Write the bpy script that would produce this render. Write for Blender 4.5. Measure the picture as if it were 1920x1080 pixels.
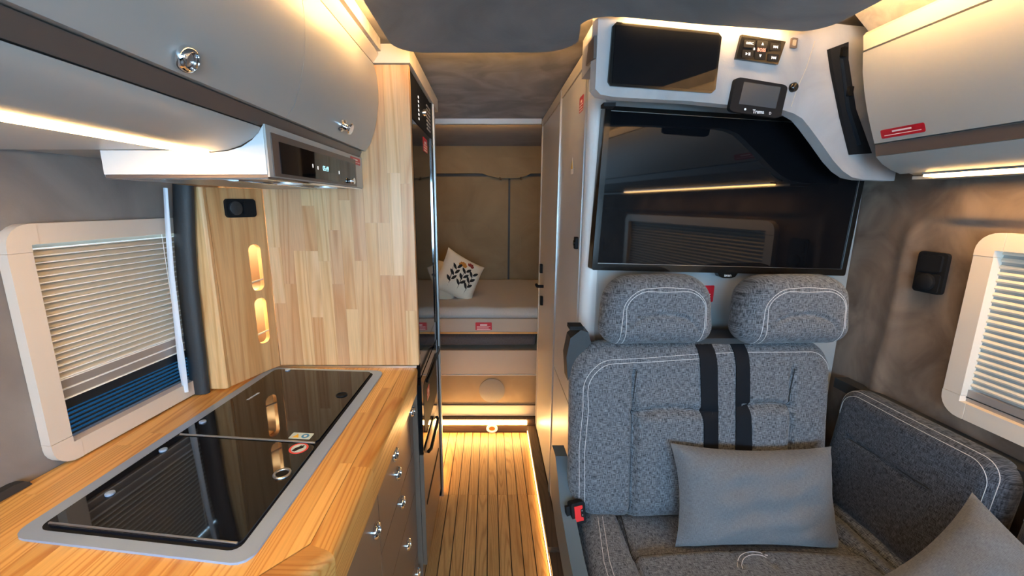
import bpy, bmesh, math, random
from mathutils import Vector, Matrix
random.seed(7)
S = bpy.context.scene
for o in list(bpy.data.objects): bpy.data.objects.remove(o)
COL = S.collection
# ------------------------------------------------------------------ camera, sky, exposure
cam = bpy.data.objects.new('camera', bpy.data.cameras.new('camera')); COL.objects.link(cam)
cam.location = (0, 0, 1.45); TH = math.atan(158/785)
cam.rotation_euler = (math.pi/2 - TH, 0, 0)
cam.data.sensor_width = 36; cam.data.lens = 785/1920*36; cam.data.shift_x = 41/1920; cam.data.clip_start = .02
S.camera = cam
S.view_settings.view_transform = 'Standard'; S.view_settings.look = 'None'
S.view_settings.gamma = 1; S.view_settings.use_curve_mapping = False
S.view_settings.exposure = 0.42
W = bpy.data.worlds.new('sky'); S.world = W; W.use_nodes = True
bg = W.node_tree.nodes['Background']; bg.inputs[0].default_value = (.44, .73, 1.0, 1); bg.inputs[1].default_value = 15.5
def area(name, loc, rot, sx, sy, power, col, portal=False):
    l = bpy.data.lights.new(name, 'AREA'); l.shape = 'RECTANGLE'; l.size = sx; l.size_y = sy
    l.energy = power; l.color = col
    if portal: l.cycles.is_portal = True
    o = bpy.data.objects.new(name, l); COL.objects.link(o); o.location = loc; o.rotation_euler = rot
    return o
# portals that guide sampling of the daylight entering through the cab glass
area('windscreen_portal', (.13, -1.93, 1.34), (math.pi/2, 0, 0), 1.7, .72, 1, (1,1,1), True).rotation_euler = (-math.pi/2, 0, 0)
area('side_glass_portal', (-1.02, -1.2, 1.26), (0, -math.pi/2, 0), .5, .8, 1, (1,1,1), True)
area('side_glass_portal', (1.28, -1.2, 1.26), (0, math.pi/2, 0), .5, .8, 1, (1,1,1), True)
WARM = (1.0, .56, .20)

# ------------------------------------------------------------------ materials
def newmat(name):
    m = bpy.data.materials.new(name); m.use_nodes = True
    return m, m.node_tree.nodes, m.node_tree.links, m.node_tree.nodes['Principled BSDF']
def plain(name, col, rough=.5, metal=0, emit=0, ecol=None, coat=0, spec=.5, trans=0, bump=0, bscale=200):
    m, n, l, b = newmat(name)
    b.inputs['Base Color'].default_value = (*col, 1); b.inputs['Roughness'].default_value = rough
    b.inputs['Metallic'].default_value = metal; b.inputs['Coat Weight'].default_value = coat
    b.inputs['Specular IOR Level'].default_value = spec
    b.inputs['Transmission Weight'].default_value = trans
    if emit:
        b.inputs['Emission Color'].default_value = (*(ecol or col), 1); b.inputs['Emission Strength'].default_value = emit
    tc = n.new('ShaderNodeTexCoord'); nz = n.new('ShaderNodeTexNoise'); nz.inputs['Scale'].default_value = bscale
    l.new(tc.outputs['Object'], nz.inputs['Vector'])
    if bump:
        bp = n.new('ShaderNodeBump'); bp.inputs['Strength'].default_value = bump; bp.inputs['Distance'].default_value = .002
        l.new(nz.outputs['Fac'], bp.inputs['Height']); l.new(bp.outputs[0], b.inputs['Normal'])
    else:
        mr = n.new('ShaderNodeMapRange'); mr.inputs['To Min'].default_value = max(0, rough-.02); mr.inputs['To Max'].default_value = min(1, rough+.02)
        l.new(nz.outputs['Fac'], mr.inputs['Value']); l.new(mr.outputs[0], b.inputs['Roughness'])
    return m
def suede(name, c1, c2, scale=5, sheen=.2):
    m, n, l, b = newmat(name)
    tc = n.new('ShaderNodeTexCoord'); g = n.new('ShaderNodeNewGeometry')
    nz = n.new('ShaderNodeTexNoise'); nz.inputs['Scale'].default_value = scale; nz.inputs['Detail'].default_value = 5; nz.inputs['Distortion'].default_value = 1.2
    l.new(g.outputs['Position'], nz.inputs['Vector'])
    r = n.new('ShaderNodeValToRGB'); r.color_ramp.elements[0].position = .36; r.color_ramp.elements[1].position = .68
    r.color_ramp.elements[0].color = (*c1, 1); r.color_ramp.elements[1].color = (*c2, 1)
    l.new(nz.outputs['Fac'], r.inputs[0]); l.new(r.outputs[0], b.inputs['Base Color'])
    b.inputs['Roughness'].default_value = .85; b.inputs['Sheen Weight'].default_value = sheen; b.inputs['Specular IOR Level'].default_value = .2
    n2 = n.new('ShaderNodeTexNoise'); n2.inputs['Scale'].default_value = 350; l.new(g.outputs['Position'], n2.inputs['Vector'])
    bp = n.new('ShaderNodeBump'); bp.inputs['Strength'].default_value = .12; bp.inputs['Distance'].default_value = .002
    l.new(n2.outputs['Fac'], bp.inputs['Height']); l.new(bp.outputs[0], b.inputs['Normal'])
    return m
def wood(name, axis, light, dark, rough=.38, freq=1.0, contrast=1.0, coat=.15, stretch=.07, rings=24):
    """straight-grained timber; grain runs along `axis`; the object's own colour tints it"""
    m, n, l, b = newmat(name)
    g = n.new('ShaderNodeNewGeometry'); oi = n.new('ShaderNodeObjectInfo')
    mp = n.new('ShaderNodeMapping'); sc = [1., 1., 1.]; sc['xyz'.index(axis)] = stretch; mp.inputs['Scale'].default_value = sc
    off = n.new('ShaderNodeVectorMath'); off.operation = 'SCALE'; cmb = n.new('ShaderNodeCombineXYZ')
    for i in range(3): l.new(oi.outputs['Random'], cmb.inputs[i])
    l.new(cmb.outputs[0], off.inputs[0]); off.inputs['Scale'].default_value = 13.7
    ad = n.new('ShaderNodeVectorMath'); ad.operation = 'ADD'
    l.new(g.outputs['Position'], mp.inputs['Vector']); l.new(mp.outputs[0], ad.inputs[0]); l.new(off.outputs[0], ad.inputs[1])
    big = n.new('ShaderNodeTexNoise'); big.inputs['Scale'].default_value = 9*freq; big.inputs['Detail'].default_value = 1.5
    l.new(ad.outputs[0], big.inputs['Vector'])
    mul = n.new('ShaderNodeMath'); mul.operation = 'MULTIPLY'; mul.inputs[1].default_value = rings
    l.new(big.outputs['Fac'], mul.inputs[0])
    fr = n.new('ShaderNodeMath'); fr.operation = 'PINGPONG'; fr.inputs[1].default_value = .5; l.new(mul.outputs[0], fr.inputs[0])
    rp = n.new('ShaderNodeValToRGB'); e = rp.color_ramp.elements
    e[0].position = .0; e[0].color = (*dark, 1); e[1].position = .26; e[1].color = (*light, 1)
    l.new(fr.outputs[0], rp.inputs[0])
    fine = n.new('ShaderNodeTexNoise'); fine.inputs['Scale'].default_value = 260*freq; fine.inputs['Detail'].default_value = 3
    l.new(ad.outputs[0], fine.inputs['Vector'])
    mx = n.new('ShaderNodeMix'); mx.data_type = 'RGBA'; mx.blend_type = 'MULTIPLY'; mx.inputs['Factor'].default_value = .35*contrast
    l.new(rp.outputs[0], mx.inputs[6]); l.new(fine.outputs['Fac'], mx.inputs[7])
    m2 = n.new('ShaderNodeMix'); m2.data_type = 'RGBA'; m2.blend_type = 'MULTIPLY'; m2.inputs['Factor'].default_value = 1
    l.new(mx.outputs[2], m2.inputs[6]); l.new(oi.outputs['Color'], m2.inputs[7])
    l.new(m2.outputs[2], b.inputs['Base Color'])
    b.inputs['Roughness'].default_value = rough; b.inputs['Coat Weight'].default_value = coat; b.inputs['Coat Roughness'].default_value = .3
    bp = n.new('ShaderNodeBump'); bp.inputs['Strength'].default_value = .1; bp.inputs['Distance'].default_value = .0005
    l.new(fine.outputs['Fac'], bp.inputs['Height']); l.new(bp.outputs[0], b.inputs['Normal'])
    return m
def tweed(name, dark, light, sc=1.0, lo=.36, hi=.64, mid=None):
    """woven cloth on uv in metres: fine slubs along both thread directions"""
    m, n, l, b = newmat(name)
    uv = n.new('ShaderNodeUVMap'); uv.uv_map = 'UVMap'
    def thr(sx, sy, k):
        mp = n.new('ShaderNodeMapping'); mp.inputs['Scale'].default_value = (sx*sc, sy*sc, 1); mp.inputs['Location'].default_value = (k, k, 0)
        nz = n.new('ShaderNodeTexNoise'); nz.inputs['Scale'].default_value = 1; nz.inputs['Detail'].default_value = 2; nz.inputs['Roughness'].default_value = .6
        l.new(uv.outputs[0], mp.inputs[0]); l.new(mp.outputs[0], nz.inputs['Vector']); return nz
    a, c = thr(720, 70, 0), thr(70, 720, 5)
    mx = n.new('ShaderNodeMath'); mx.operation = 'ADD'; l.new(a.outputs['Fac'], mx.inputs[0]); l.new(c.outputs['Fac'], mx.inputs[1])
    hf = n.new('ShaderNodeMath'); hf.operation = 'MULTIPLY'; hf.inputs[1].default_value = .5; l.new(mx.outputs[0], hf.inputs[0])
    rp = n.new('ShaderNodeValToRGB'); e = rp.color_ramp.elements; e[0].position = lo; e[1].position = hi
    e[0].color = (*dark, 1); e[1].color = (*light, 1); l.new(hf.outputs[0], rp.inputs[0]); l.new(rp.outputs[0], b.inputs['Base Color'])
    b.inputs['Roughness'].default_value = .9; b.inputs['Sheen Weight'].default_value = .15; b.inputs['Specular IOR Level'].default_value = .2
    bp = n.new('ShaderNodeBump'); bp.inputs['Strength'].default_value = .35; bp.inputs['Distance'].default_value = .001
    l.new(hf.outputs[0], bp.inputs['Height']); l.new(bp.outputs[0], b.inputs['Normal'])
    return m
M = {}
M['lacquer'] = plain('grey_lacquer', (.40, .405, .395), .36)
M['lacquer_white'] = plain('white_laminate', (.62, .64, .65), .35)
M['wallboard'] = plain('pale_blue_grey_laminate', (.31, .335, .35), .4)
M['doorgrey'] = plain('wardrobe_grey', (.52, .52, .53), .38)
M['cream'] = plain('cream_laminate', (.60, .55, .47), .5)
M['taupe_lacquer'] = plain('taupe_lacquer', (.17, .128, .10), .30)
M['bronze'] = plain('bronze_metal', (.12, .092, .08), .38, .1)
M['ceil'] = suede('grey_suede', (.060, .063, .070), (.125, .128, .135), 3.5)
M['ceil2'] = suede('taupe_suede_roof', (.13, .115, .105), (.27, .24, .215), 5)
M['cove'] = suede('cove_suede', (.34, .32, .29), (.46, .43, .39), 20)
M['wallL'] = suede('taupe_suede', (.15, .135, .13), (.235, .218, .21), 4)
M['wallR'] = suede('brown_suede', (.105, .075, .056), (.225, .170, .132), 6)
M['console'] = suede('pale_suede', (.30, .305, .315), (.40, .405, .415), 5, .15)
M['rearfab'] = suede('beige_suede', (.25, .18, .105), (.32, .24, .145), 3)
M['pine_z'] = wood('pine_upright', 'z', (.80, .52, .26), (.66, .37, .15), freq=.9, stretch=.045, rings=15)
M['pine_y'] = wood('pine_lengthwise', 'y', (.86, .53, .175), (.64, .30, .065), freq=.9, stretch=.03, rings=30)
M['pine_x'] = wood('pine_crosswise', 'x', (.86, .53, .175), (.64, .30, .065), freq=.9, stretch=.03, rings=30)
M['teak_y'] = wood('teak_plank', 'y', (.78, .46, .18), (.58, .31, .105), rough=.45, freq=1.0, coat=0)
M['walnut'] = wood('dark_walnut', 'y', (.085, .052, .034), (.05, .03, .02), rough=.45, freq=1.2, coat=0)
M['walnut_x'] = wood('dark_walnut_cross', 'x', (.085, .052, .034), (.05, .03, .02), rough=.45, freq=1.2, coat=0)
M['chrome'] = plain('chrome', (.85, .85, .87), .08, 1)
M['steel'] = plain('brushed_steel', (.55, .56, .58), .33, 1)
M['hobsteel'] = plain('sky_tinted_steel', (.30, .41, .60), .40, .2)  # blue base stands in for sky reflected in the steel
M['alu'] = plain('anodised_aluminium', (.62, .62, .62), .3, .9)
M['glass_black'] = plain('black_glass', (.004, .0045, .006), .035, spec=.35)
M['hobglass'] = plain('smoked_glass', (.006, .007, .011), .04, spec=.5)
M['gloss_black'] = plain('gloss_black_plastic', (.008, .008, .008), .12)
M['black'] = plain('black_plastic', (.011, .012, .014), .62, spec=.12)
M['rubber'] = plain('black_rubber', (.022, .025, .029), .55, bump=.2)
M['belt'] = plain('belt_webbing', (.006, .008, .012), .75, spec=.15, bump=.3, bscale=900)
M['beige_frame'] = plain('beige_plastic', (.62, .55, .48), .42)
M['white_frame'] = plain('cream_plastic', (.72, .64, .55), .42)
M['painted'] = plain('white_painted_metal', (.60, .66, .75), .35)
M['pleat'] = plain('cream_pleat', (.52, .46, .365), .95, spec=.1)
M['pleat_lit'] = plain('lit_cream_pleat', (.68, .63, .54), .9)  # colour carries the warm light on the pleats' upper faces
M['pleat_shade'] = plain('shade_grey_pleat', (.33, .36, .36), .75)  # colour carries the shade on the pleats' lower faces
M['screen'] = plain('dark_screen_mesh', (.004, .009, .016), .5)
M['rail'] = plain('grey_rail', (.36, .34, .33), .35, .4)
M['railw'] = plain('bright_rail_lip', (.88, .88, .86), .4)
M['redlabel'] = plain('red_label', (.48, .012, .025), .35)
M['whiteprint'] = plain('white_print', (.85, .72, .72), .5)
M['white'] = plain('white_ink', (.85, .85, .85), .5)
M['ledwarm'] = plain('warm_led', (1, .8, .55), .5, emit=42, ecol=WARM)
M['ledcove'] = plain('warm_cove_led', (1, .8, .55), .5, emit=125, ecol=WARM)
M['ledbed'] = plain('warm_bed_led', (1, .8, .55), .5, emit=50, ecol=WARM)
M['ledthin'] = plain('dim_floor_led', (1, .8, .55), .5, emit=11, ecol=WARM)
M['ledconsole'] = plain('console_edge_led', (1, .8, .55), .5, emit=60, ecol=WARM)
M['ledniche'] = plain('niche_led', (1, .85, .6), .5, emit=150, ecol=(1, .68, .32))
M['bedpanel'] = plain('bed_panel_laminate', (.40, .35, .285), .5)
M['ledfloor'] = plain('warm_floor_led', (1, .8, .55), .5, emit=44, ecol=WARM)
M['lednight'] = plain('warm_night_lamp', (1, .8, .5), .5, emit=1.6, ecol=(1, .62, .25))
M['iconlit'] = plain('lit_icon', (.9, .9, .9), .5, emit=1.2, ecol=(.9, .85, .8))
M['redlit'] = plain('red_lit_text', (.9, .2, .15), .5, emit=1.3, ecol=(1, .25, .18))
M['displaylit'] = plain('cyan_display', (.4, .8, .85), .5, emit=.9, ecol=(.45, .85, .9))
M['lcd'] = plain('dim_screen', (.035, .052, .068), .25)
M['warnyellow'] = plain('warning_yellow', (.8, .5, .03), .5)
M['signblue'] = plain('sign_blue', (.03, .25, .6), .5)
M['signpale'] = plain('sign_pale', (.55, .72, .80), .4)
M['signred'] = plain('sign_red', (.75, .06, .05), .4)
M['orange'] = plain('orange_thread', (.55, .22, .03), .8)
M['reddish'] = plain('red_thread', (.25, .03, .02), .8)
M['blackthread'] = plain('black_thread', (.012, .012, .013), .9)
M['teal'] = plain('blue_grey_plastic', (.085, .125, .155), .38)
M['redbtn'] = plain('red_button', (.75, .03, .03), .35)
M['thread'] = plain('white_thread', (.55, .56, .58), .8)
M['seam'] = plain('dark_seam', (.02, .022, .025), .9)
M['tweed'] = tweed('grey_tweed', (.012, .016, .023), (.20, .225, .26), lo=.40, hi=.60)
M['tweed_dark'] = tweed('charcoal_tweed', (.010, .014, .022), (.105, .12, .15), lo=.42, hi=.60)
M['pillow'] = tweed('grey_linen', (.085, .095, .11), (.165, .178, .195), sc=1.6)
M['linen'] = tweed('cream_linen', (.70, .63, .50), (.82, .75, .62), sc=2)
M['sheet'] = tweed('bed_cover', (.48, .46, .44), (.60, .57, .53), sc=1.5)
M['mattress'] = tweed('dark_mattress', (.05, .05, .055), (.11, .11, .12), sc=1)
M['grille'] = plain('grille_cloth', (.22, .20, .17), .8, bump=.5, bscale=600)
M['ground'] = plain('asphalt', (.05, .06, .075), .9)
def glassm():
    m, n, l, b = newmat('tinted_glass')
    b.inputs['Base Color'].default_value = (.012, .05, .085, 1); b.inputs['Transmission Weight'].default_value = 1
    b.inputs['Roughness'].default_value = 0; b.inputs['IOR'].default_value = 1.1
    return m
M['glass'] = glassm()
def litelamp():
    m = plain('frosted_lens', (.75, .73, .7), .3); return m
M['lens'] = litelamp()

# ------------------------------------------------------------------ mesh helpers
WL = {}
def wl(o):
    return WL[o.name]
def add(name, verts, faces, mat, parent=None, smooth=False, uvs=None, loc=None, angle=None):
    V = [Vector(v) for v in verts]
    lo = Vector([min(v[i] for v in V) for i in range(3)]); hi = Vector([max(v[i] for v in V) for i in range(3)])
    c = Vector(loc) if loc else (lo+hi)/2
    me = bpy.data.meshes.new(name); me.from_pydata([v-c for v in V], [], faces)
    if uvs is not None:
        ul = me.uv_layers.new(name='UVMap')
        for lp in me.loops: ul.data[lp.index].uv = uvs[lp.vertex_index]
    me.materials.append(M[mat] if isinstance(mat, str) else mat)
    if smooth:
        me.polygons.foreach_set('use_smooth', [True]*len(me.polygons))
        if angle: me.set_sharp_from_angle(angle=math.radians(angle))
    me.update()
    o = bpy.data.objects.new(name, me); COL.objects.link(o); WL[o.name] = c
    if parent: o.parent = parent; o.location = c - wl(parent)
    else: o.location = c
    return o
def thing(name, label, cat, loc, group=None):
    o = bpy.data.objects.new(name, None); COL.objects.link(o); o.location = loc; WL[o.name] = Vector(loc); o.empty_display_size = .05
    o['label'] = label; o['category'] = cat
    if group: o['group'] = group
    return o
def tag(o, label, cat, group=None):
    o['label'] = label; o['category'] = cat
    if group: o['group'] = group
    return o
def struct(o): o['kind'] = 'structure'; return o
def lab(o, t): o['label'] = t; return o
class Fr:
    def __init__(s, o, u, v):
        s.o = Vector(o); s.u = Vector(u).normalized(); s.v = Vector(v).normalized(); s.n = s.u.cross(s.v)
    def p(s, a, b, d=0): return s.o + s.u*a + s.v*b + s.n*d
XP = lambda x: Fr((x,0,0), (0,1,0), (0,0,1))          # faces +x, coordinates (y,z)
XN = lambda x: Fr((x,0,0), (0,-1,0), (0,0,1))         # faces -x, coordinates (-y,z)
YN = lambda y: Fr((0,y,0), (1,0,0), (0,0,1))          # faces -y, coordinates (x,z)
ZP = lambda z: Fr((0,0,z), (1,0,0), (0,1,0))          # faces up, coordinates (x,y)
def area2(p): return sum(p[i][0]*p[(i+1)%len(p)][1]-p[(i+1)%len(p)][0]*p[i][1] for i in range(len(p)))/2
def bm_out(bm):
    bm.verts.ensure_lookup_table(); bm.verts.index_update()
    return [v.co.copy() for v in bm.verts], [[v.index for v in f.verts] for f in bm.faces]
def prism(name, fr, pts, d0, d1, mat, parent=None, bev=0, seg=2, smooth=None, uv=False):
    if area2(pts) < 0: pts = pts[::-1]
    bm = bmesh.new()
    A = [bm.verts.new(fr.p(a, b, d0)) for a, b in pts]; B = [bm.verts.new(fr.p(a, b, d1)) for a, b in pts]
    n = len(pts); bm.faces.new(A[::-1]); top = bm.faces.new(B)
    for i in range(n): bm.faces.new((A[i], A[(i+1)%n], B[(i+1)%n], B[i]))
    if d1 < d0: bmesh.ops.reverse_faces(bm, faces=bm.faces[:])
    if bev:
        es = [e for e in bm.edges if len(e.link_faces) == 2 and e.calc_face_angle() > .6]
        bmesh.ops.bevel(bm, geom=es, offset=bev, segments=seg, affect='EDGES', clamp_overlap=True)
    bmesh.ops.remove_doubles(bm, verts=bm.verts[:], dist=1e-6)
    v, f = bm_out(bm); bm.free()
    sm = bool(bev) or n > 8 if smooth is None else smooth
    return add(name, v, f, mat, parent, sm, angle=35 if sm else None, uvs=[((p-fr.o).dot(fr.u)+(p-fr.o).dot(fr.n)*.7, (p-fr.o).dot(fr.v)) for p in v] if uv else None)
def box(name, x0, x1, y0, y1, z0, z1, mat, parent=None, bev=0, seg=2, uv=False):
    return prism(name, ZP(0), [(x0,y0),(x1,y0),(x1,y1),(x0,y1)], z0, z1, mat, parent, bev, seg, uv=uv)
def rr(a0, a1, b0, b1, r, k=5):
    out = []
    for (ca, cb, t0) in ((a1-r, b1-r, 0), (a0+r, b1-r, 90), (a0+r, b0+r, 180), (a1-r, b0+r, 270)):
        for i in range(k+1):
            t = math.radians(t0+90*i/k); out.append((ca+r*math.cos(t), cb+r*math.sin(t)))
    return out
def disc(a, b, ra, rb=None, k=24):
    rb = rb or ra
    return [(a+ra*math.cos(2*math.pi*i/k), b+rb*math.sin(2*math.pi*i/k)) for i in range(k)]
def holed(name, fr, outer, holes, d0, d1, mat, parent=None):
    """flat board with holes, from a filled 2D curve"""
    cu = bpy.data.curves.new(name, 'CURVE'); cu.dimensions = '2D'; cu.fill_mode = 'BOTH'; cu.extrude = abs(d1-d0)/2
    for poly in [outer]+holes:
        sp = cu.splines.new('POLY'); sp.points.add(len(poly)-1); sp.use_cyclic_u = True
        for i, (a, b) in enumerate(poly): sp.points[i].co = (a, b, 0, 1)
    t = bpy.data.objects.new(name, cu); COL.objects.link(t)
    me = t.to_mesh(); mid = (d0+d1)/2
    v = [fr.p(q.co.x, q.co.y, mid+q.co.z) for q in me.vertices]; f = [list(p.vertices) for p in me.polygons]
    t.to_mesh_clear(); bpy.data.objects.remove(t); bpy.data.curves.remove(cu)
    return add(name, v, f, mat, parent, uvs=None)
def tube(name, pts, r, mat, parent=None, cyc=False, k=8, flat=None):
    """swept tube; r may be a list; flat=(vector, factor) squashes the section along that vector"""
    P = [Vector(p) for p in pts]; n = len(P); V = []; F = []
    prev = None
    for i in range(n):
        t = (P[(i+1)%n]-P[(i-1)%n]) if cyc else (P[min(i+1, n-1)]-P[max(i-1, 0)])
        t.normalize()
        a = Vector((0,0,1)) if abs(t.z) < .9 else Vector((1,0,0))
        if prev is None: u = t.cross(a).normalized()
        else:
            u = prev - t*prev.dot(t); u = u.normalized() if u.length > 1e-6 else t.cross(a).normalized()
        prev = u; w = t.cross(u); ri = r[i] if isinstance(r, (list, tuple)) else r
        for j in range(k):
            an = 2*math.pi*j/k; off = (u*math.cos(an)+w*math.sin(an))*ri
            if flat: fv = Vector(flat[0]).normalized(); off -= fv*off.dot(fv)*(1-flat[1])
            V.append(P[i]+off)
    m = n if cyc else n-1
    for i in range(m):
        for j in range(k): F.append((i*k+j, i*k+(j+1)%k, ((i+1)%n)*k+(j+1)%k, ((i+1)%n)*k+j))
    if not cyc: F.append(tuple(range(k))[::-1]); F.append(tuple((n-1)*k+j for j in range(k)))
    return add(name, V, F, mat, parent, True, angle=60)
def lathe(name, fr, prof, mat, parent=None, k=20, a=0, b=0):
    """prof: list of (radius, depth) about the frame's normal at (a,b)"""
    V = []; F = []
    for (r, d) in prof:
        for j in range(k):
            t = 2*math.pi*j/k; V.append(fr.p(a+r*math.cos(t), b+r*math.sin(t), d))
    for i in range(len(prof)-1):
        for j in range(k): F.append((i*k+j, i*k+(j+1)%k, (i+1)*k+(j+1)%k, (i+1)*k+j))
    F.append(tuple(range(k))[::-1]); F.append(tuple((len(prof)-1)*k+j for j in range(k)))
    return add(name, V, F, mat, parent, True, angle=50)
def text(name, s, fr, a, b, size, mat, parent, d=.0008, align='CENTER', bold=0):
    cu = bpy.data.curves.new(name, 'FONT'); cu.body = s; cu.size = size; cu.extrude = .0002; cu.align_x = align; cu.align_y = 'CENTER'; cu.resolution_u = 2; cu.offset = bold
    t = bpy.data.objects.new(name, cu); COL.objects.link(t); me = t.to_mesh()
    v = [fr.p(a+q.co.x, b+q.co.y, d+q.co.z) for q in me.vertices]; f = [list(p.vertices) for p in me.polygons]
    t.to_mesh_clear(); bpy.data.objects.remove(t); bpy.data.curves.remove(cu)
    return add(name, v, f, mat, parent)
def clip(poly, a, b, c):
    """keep a*x+b*y<=c"""
    out = []
    for i in range(len(poly)):
        p, q = poly[i], poly[(i+1)%len(poly)]; fp, fq = a*p[0]+b*p[1]-c, a*q[0]+b*q[1]-c
        if fp <= 0: out.append(p)
        if fp*fq < 0: t = fp/(fp-fq); out.append((p[0]+t*(q[0]-p[0]), p[1]+t*(q[1]-p[1])))
    return out
def pad(name, fr, w, h, t, mat, parent, rc=.05, er=.04, fn=None, nu=60, nv=44, warp=None, back=.6):
    """soft upholstered block centred on fr; returns (object, surface function of metres u,v)"""
    def prof(a, b):
        qx, qy = abs(a)-(w/2-rc), abs(b)-(h/2-rc)
        sd = math.hypot(max(qx, 0), max(qy, 0)) + min(max(qx, qy), 0) - rc
        e = max(0, min(1, -sd/er)); return math.sqrt(max(0, 1-(1-e)**2))
    def mp(s, q):
        a, b = s*w/2, q*h/2; aa, bb = abs(a), abs(b); ca, cb = w/2-rc, h/2-rc
        if aa > ca and bb > cb:
            x, y = (aa-ca)/rc, (bb-cb)/rc; m, L = max(x, y), math.hypot(x, y)
            if L: aa, bb = ca+x*m/L*rc, cb+y*m/L*rc
        return math.copysign(aa, a), math.copysign(bb, b)
    def sp(a, b, lift=0):
        d = t/2*prof(a, b)
        if fn: d += fn(a, b)*min(1, prof(a, b))
        if warp: a, b, d = warp(a, b, d)
        return fr.p(a, b, d+lift)
    def spread(i, n):
        s = i/n*2-1; return math.copysign(1-(1-abs(s))**1.25, s)
    V, UV, F = [], [], []
    for i in range(nu+1):
        for j in range(nv+1):
            a, b = mp(spread(i, nu), spread(j, nv)); V.append(sp(a, b)); UV.append((a+w, b+h))
    N = len(V); bi = {}
    for i in range(nu+1):
        for j in range(nv+1):
            k = i*(nv+1)+j
            if i in (0, nu) or j in (0, nv): bi[(i, j)] = k
            else:
                a, b = mp(spread(i, nu), spread(j, nv)); d = -t*back*prof(a, b)
                aa, bb = a, b
                if warp: aa, bb, d = warp(a, b, d)
                bi[(i, j)] = len(V); V.append(fr.p(aa, bb, d)); UV.append((a+w, b+h))
    for i in range(nu):
        for j in range(nv):
            f = lambda x, y: x*(nv+1)+y
            F.append((f(i,j), f(i+1,j), f(i+1,j+1), f(i,j+1)))
            F.append((bi[(i,j)], bi[(i,j+1)], bi[(i+1,j+1)], bi[(i+1,j)]))
    return add(name, V, F, mat, parent, True, uvs=UV), sp
def groove(x, c, w=.006): return math.exp(-((x-c)/w)**2)
def stitch(sp, path, parent, mat='thread', r=.0008, step=.006, name='stitching', lift=.0006):
    pts = []
    for (a, b), (c, d) in zip(path, path[1:]):
        k = max(1, int(math.hypot(c-a, d-b)/step))
        for i in range(k): pts.append(sp(a+(c-a)*i/k, b+(d-b)*i/k, lift))
    pts.append(sp(*path[-1], lift))
    return tube(name, pts, r, mat, parent, k=5)
def arcpath(ca, cb, ra, rb, t0, t1, k=14):
    return [(ca+ra*math.cos(math.radians(t0+(t1-t0)*i/k)), cb+rb*math.sin(math.radians(t0+(t1-t0)*i/k))) for i in range(k+1)]
def knob(parent, fr, a, b, name='knob', k=1.0):
    """round push-lock: chrome ring round a recessed dark button"""
    o = lathe(name, fr, [(r_*k, d_) for r_, d_ in [(.0155,0),(.016,.004),(.0135,.010),(.0105,.011),(.009,.007),(.0088,.002)]], 'chrome', parent, 22, a, b)
    lathe('button', fr, [(r_*k, d_) for r_, d_ in [(.0085,.001),(.0082,.0055),(.005,.0065)]], 'steel', o, 16, a, b)
    return o
def red_label(fr, a0, a1, b0, b1, label, lines=3, name='warning_sticker', d=0.0003):
    r = thing(name, label, 'sticker', fr.p((a0+a1)/2, b0, d), 'red warning stickers')
    prism('backing', fr, rr(a0, a1, b0, b1, min(.004, (b1-b0)*.2), 3), d, d+.0006, 'redlabel', r)
    h = b1-b0; w = a1-a0
    hd = prism('printed_line', fr, rr(a0+w*.28, a1-w*.28, b1-h*.42, b1-h*.24, h*.04, 2), d+.0006, d+.0008, 'whiteprint', r)
    for i in range(lines-1):
        bb = b1-h*(.52+.36*i/max(1, lines-2)) if lines > 2 else b1-h*.68
        prism('printed_line', fr, rr(a0+w*.08, a1-w*(.08+.1*(i%2)), bb-h*.05, bb+h*.02, h*.02, 2), d+.0006, d+.0008, 'whiteprint', r)
    return r

# ------------------------------------------------------------------ room shell
struct(box('ground', -6, 6, -6, 6, -.62, -.6, 'ground'))
floor = struct(box('floor', -1.0, 1.26, -1.9, 3.7, -.05, -.006, 'walnut'))
tones = [(1,.97,.93,1), (.9,.86,.8,1), (1.05,1,.92,1), (.84,.8,.76,1), (.96,.93,.88,1), (1.1,1.02,.93,1)]
for i in range(11):
    x0 = -.312+i*.05
    for (y0, y1) in ((.4, 1.878), (1.8785, 2.468)):
        p = box('plank', x0+.0021, x0+.0479, y0, y1, -.006, 0, 'teak_y', floor, .0008, 1); p.color = random.choice(tones)
# left wall: follows the tapering van side, opening for the window
def wxl(y): return -.96 if y < .5 else (-.96+(y-.5)*.1133)
FL = Fr((-.96, .5, 0), (.1133, 1, 0), (0, 0, 1)); FL.n = -FL.n if FL.n.x < 0 else FL.n
WLf = struct(prism('wall_left', YN(0), [(-1.0,-.05),(-.96,-.05),(-.96,1.0),(-1.0,1.0)], -.5, 1.9, 'wallL'))
prism('panel', YN(0), [(-1.0,1.5),(-.96,1.5),(-.93,1.98),(-1.0,1.98)], -.5, 1.9, 'wallL', WLf)
prism('panel', YN(0), [(-1.0,1.0),(-.96,1.0),(-.96,1.5),(-1.0,1.5)], -.5, .8, 'wallL', WLf)
prism('panel', YN(0), [(-1.0,1.0),(-.96,1.0),(-.96,1.5),(-1.0,1.5)], 1.6, 1.9, 'wallL', WLf)
L = 1.0
WO = (.315, .725, .945, 1.372)                       # window opening in wall coordinates (s, z)
prism('panel', FL, [(0,-.05),(L,-.05),(L,WO[2]),(0,WO[2])], -.03, 0, 'wallL', WLf)
prism('panel', FL, [(0,WO[2]),(WO[0],WO[2]),(WO[0],WO[3]),(0,WO[3])], -.03, 0, 'wallL', WLf)
prism('panel', FL, [(WO[1],WO[2]),(L,WO[2]),(L,WO[3]),(WO[1],WO[3])], -.03, 0, 'wallL', WLf)
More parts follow.
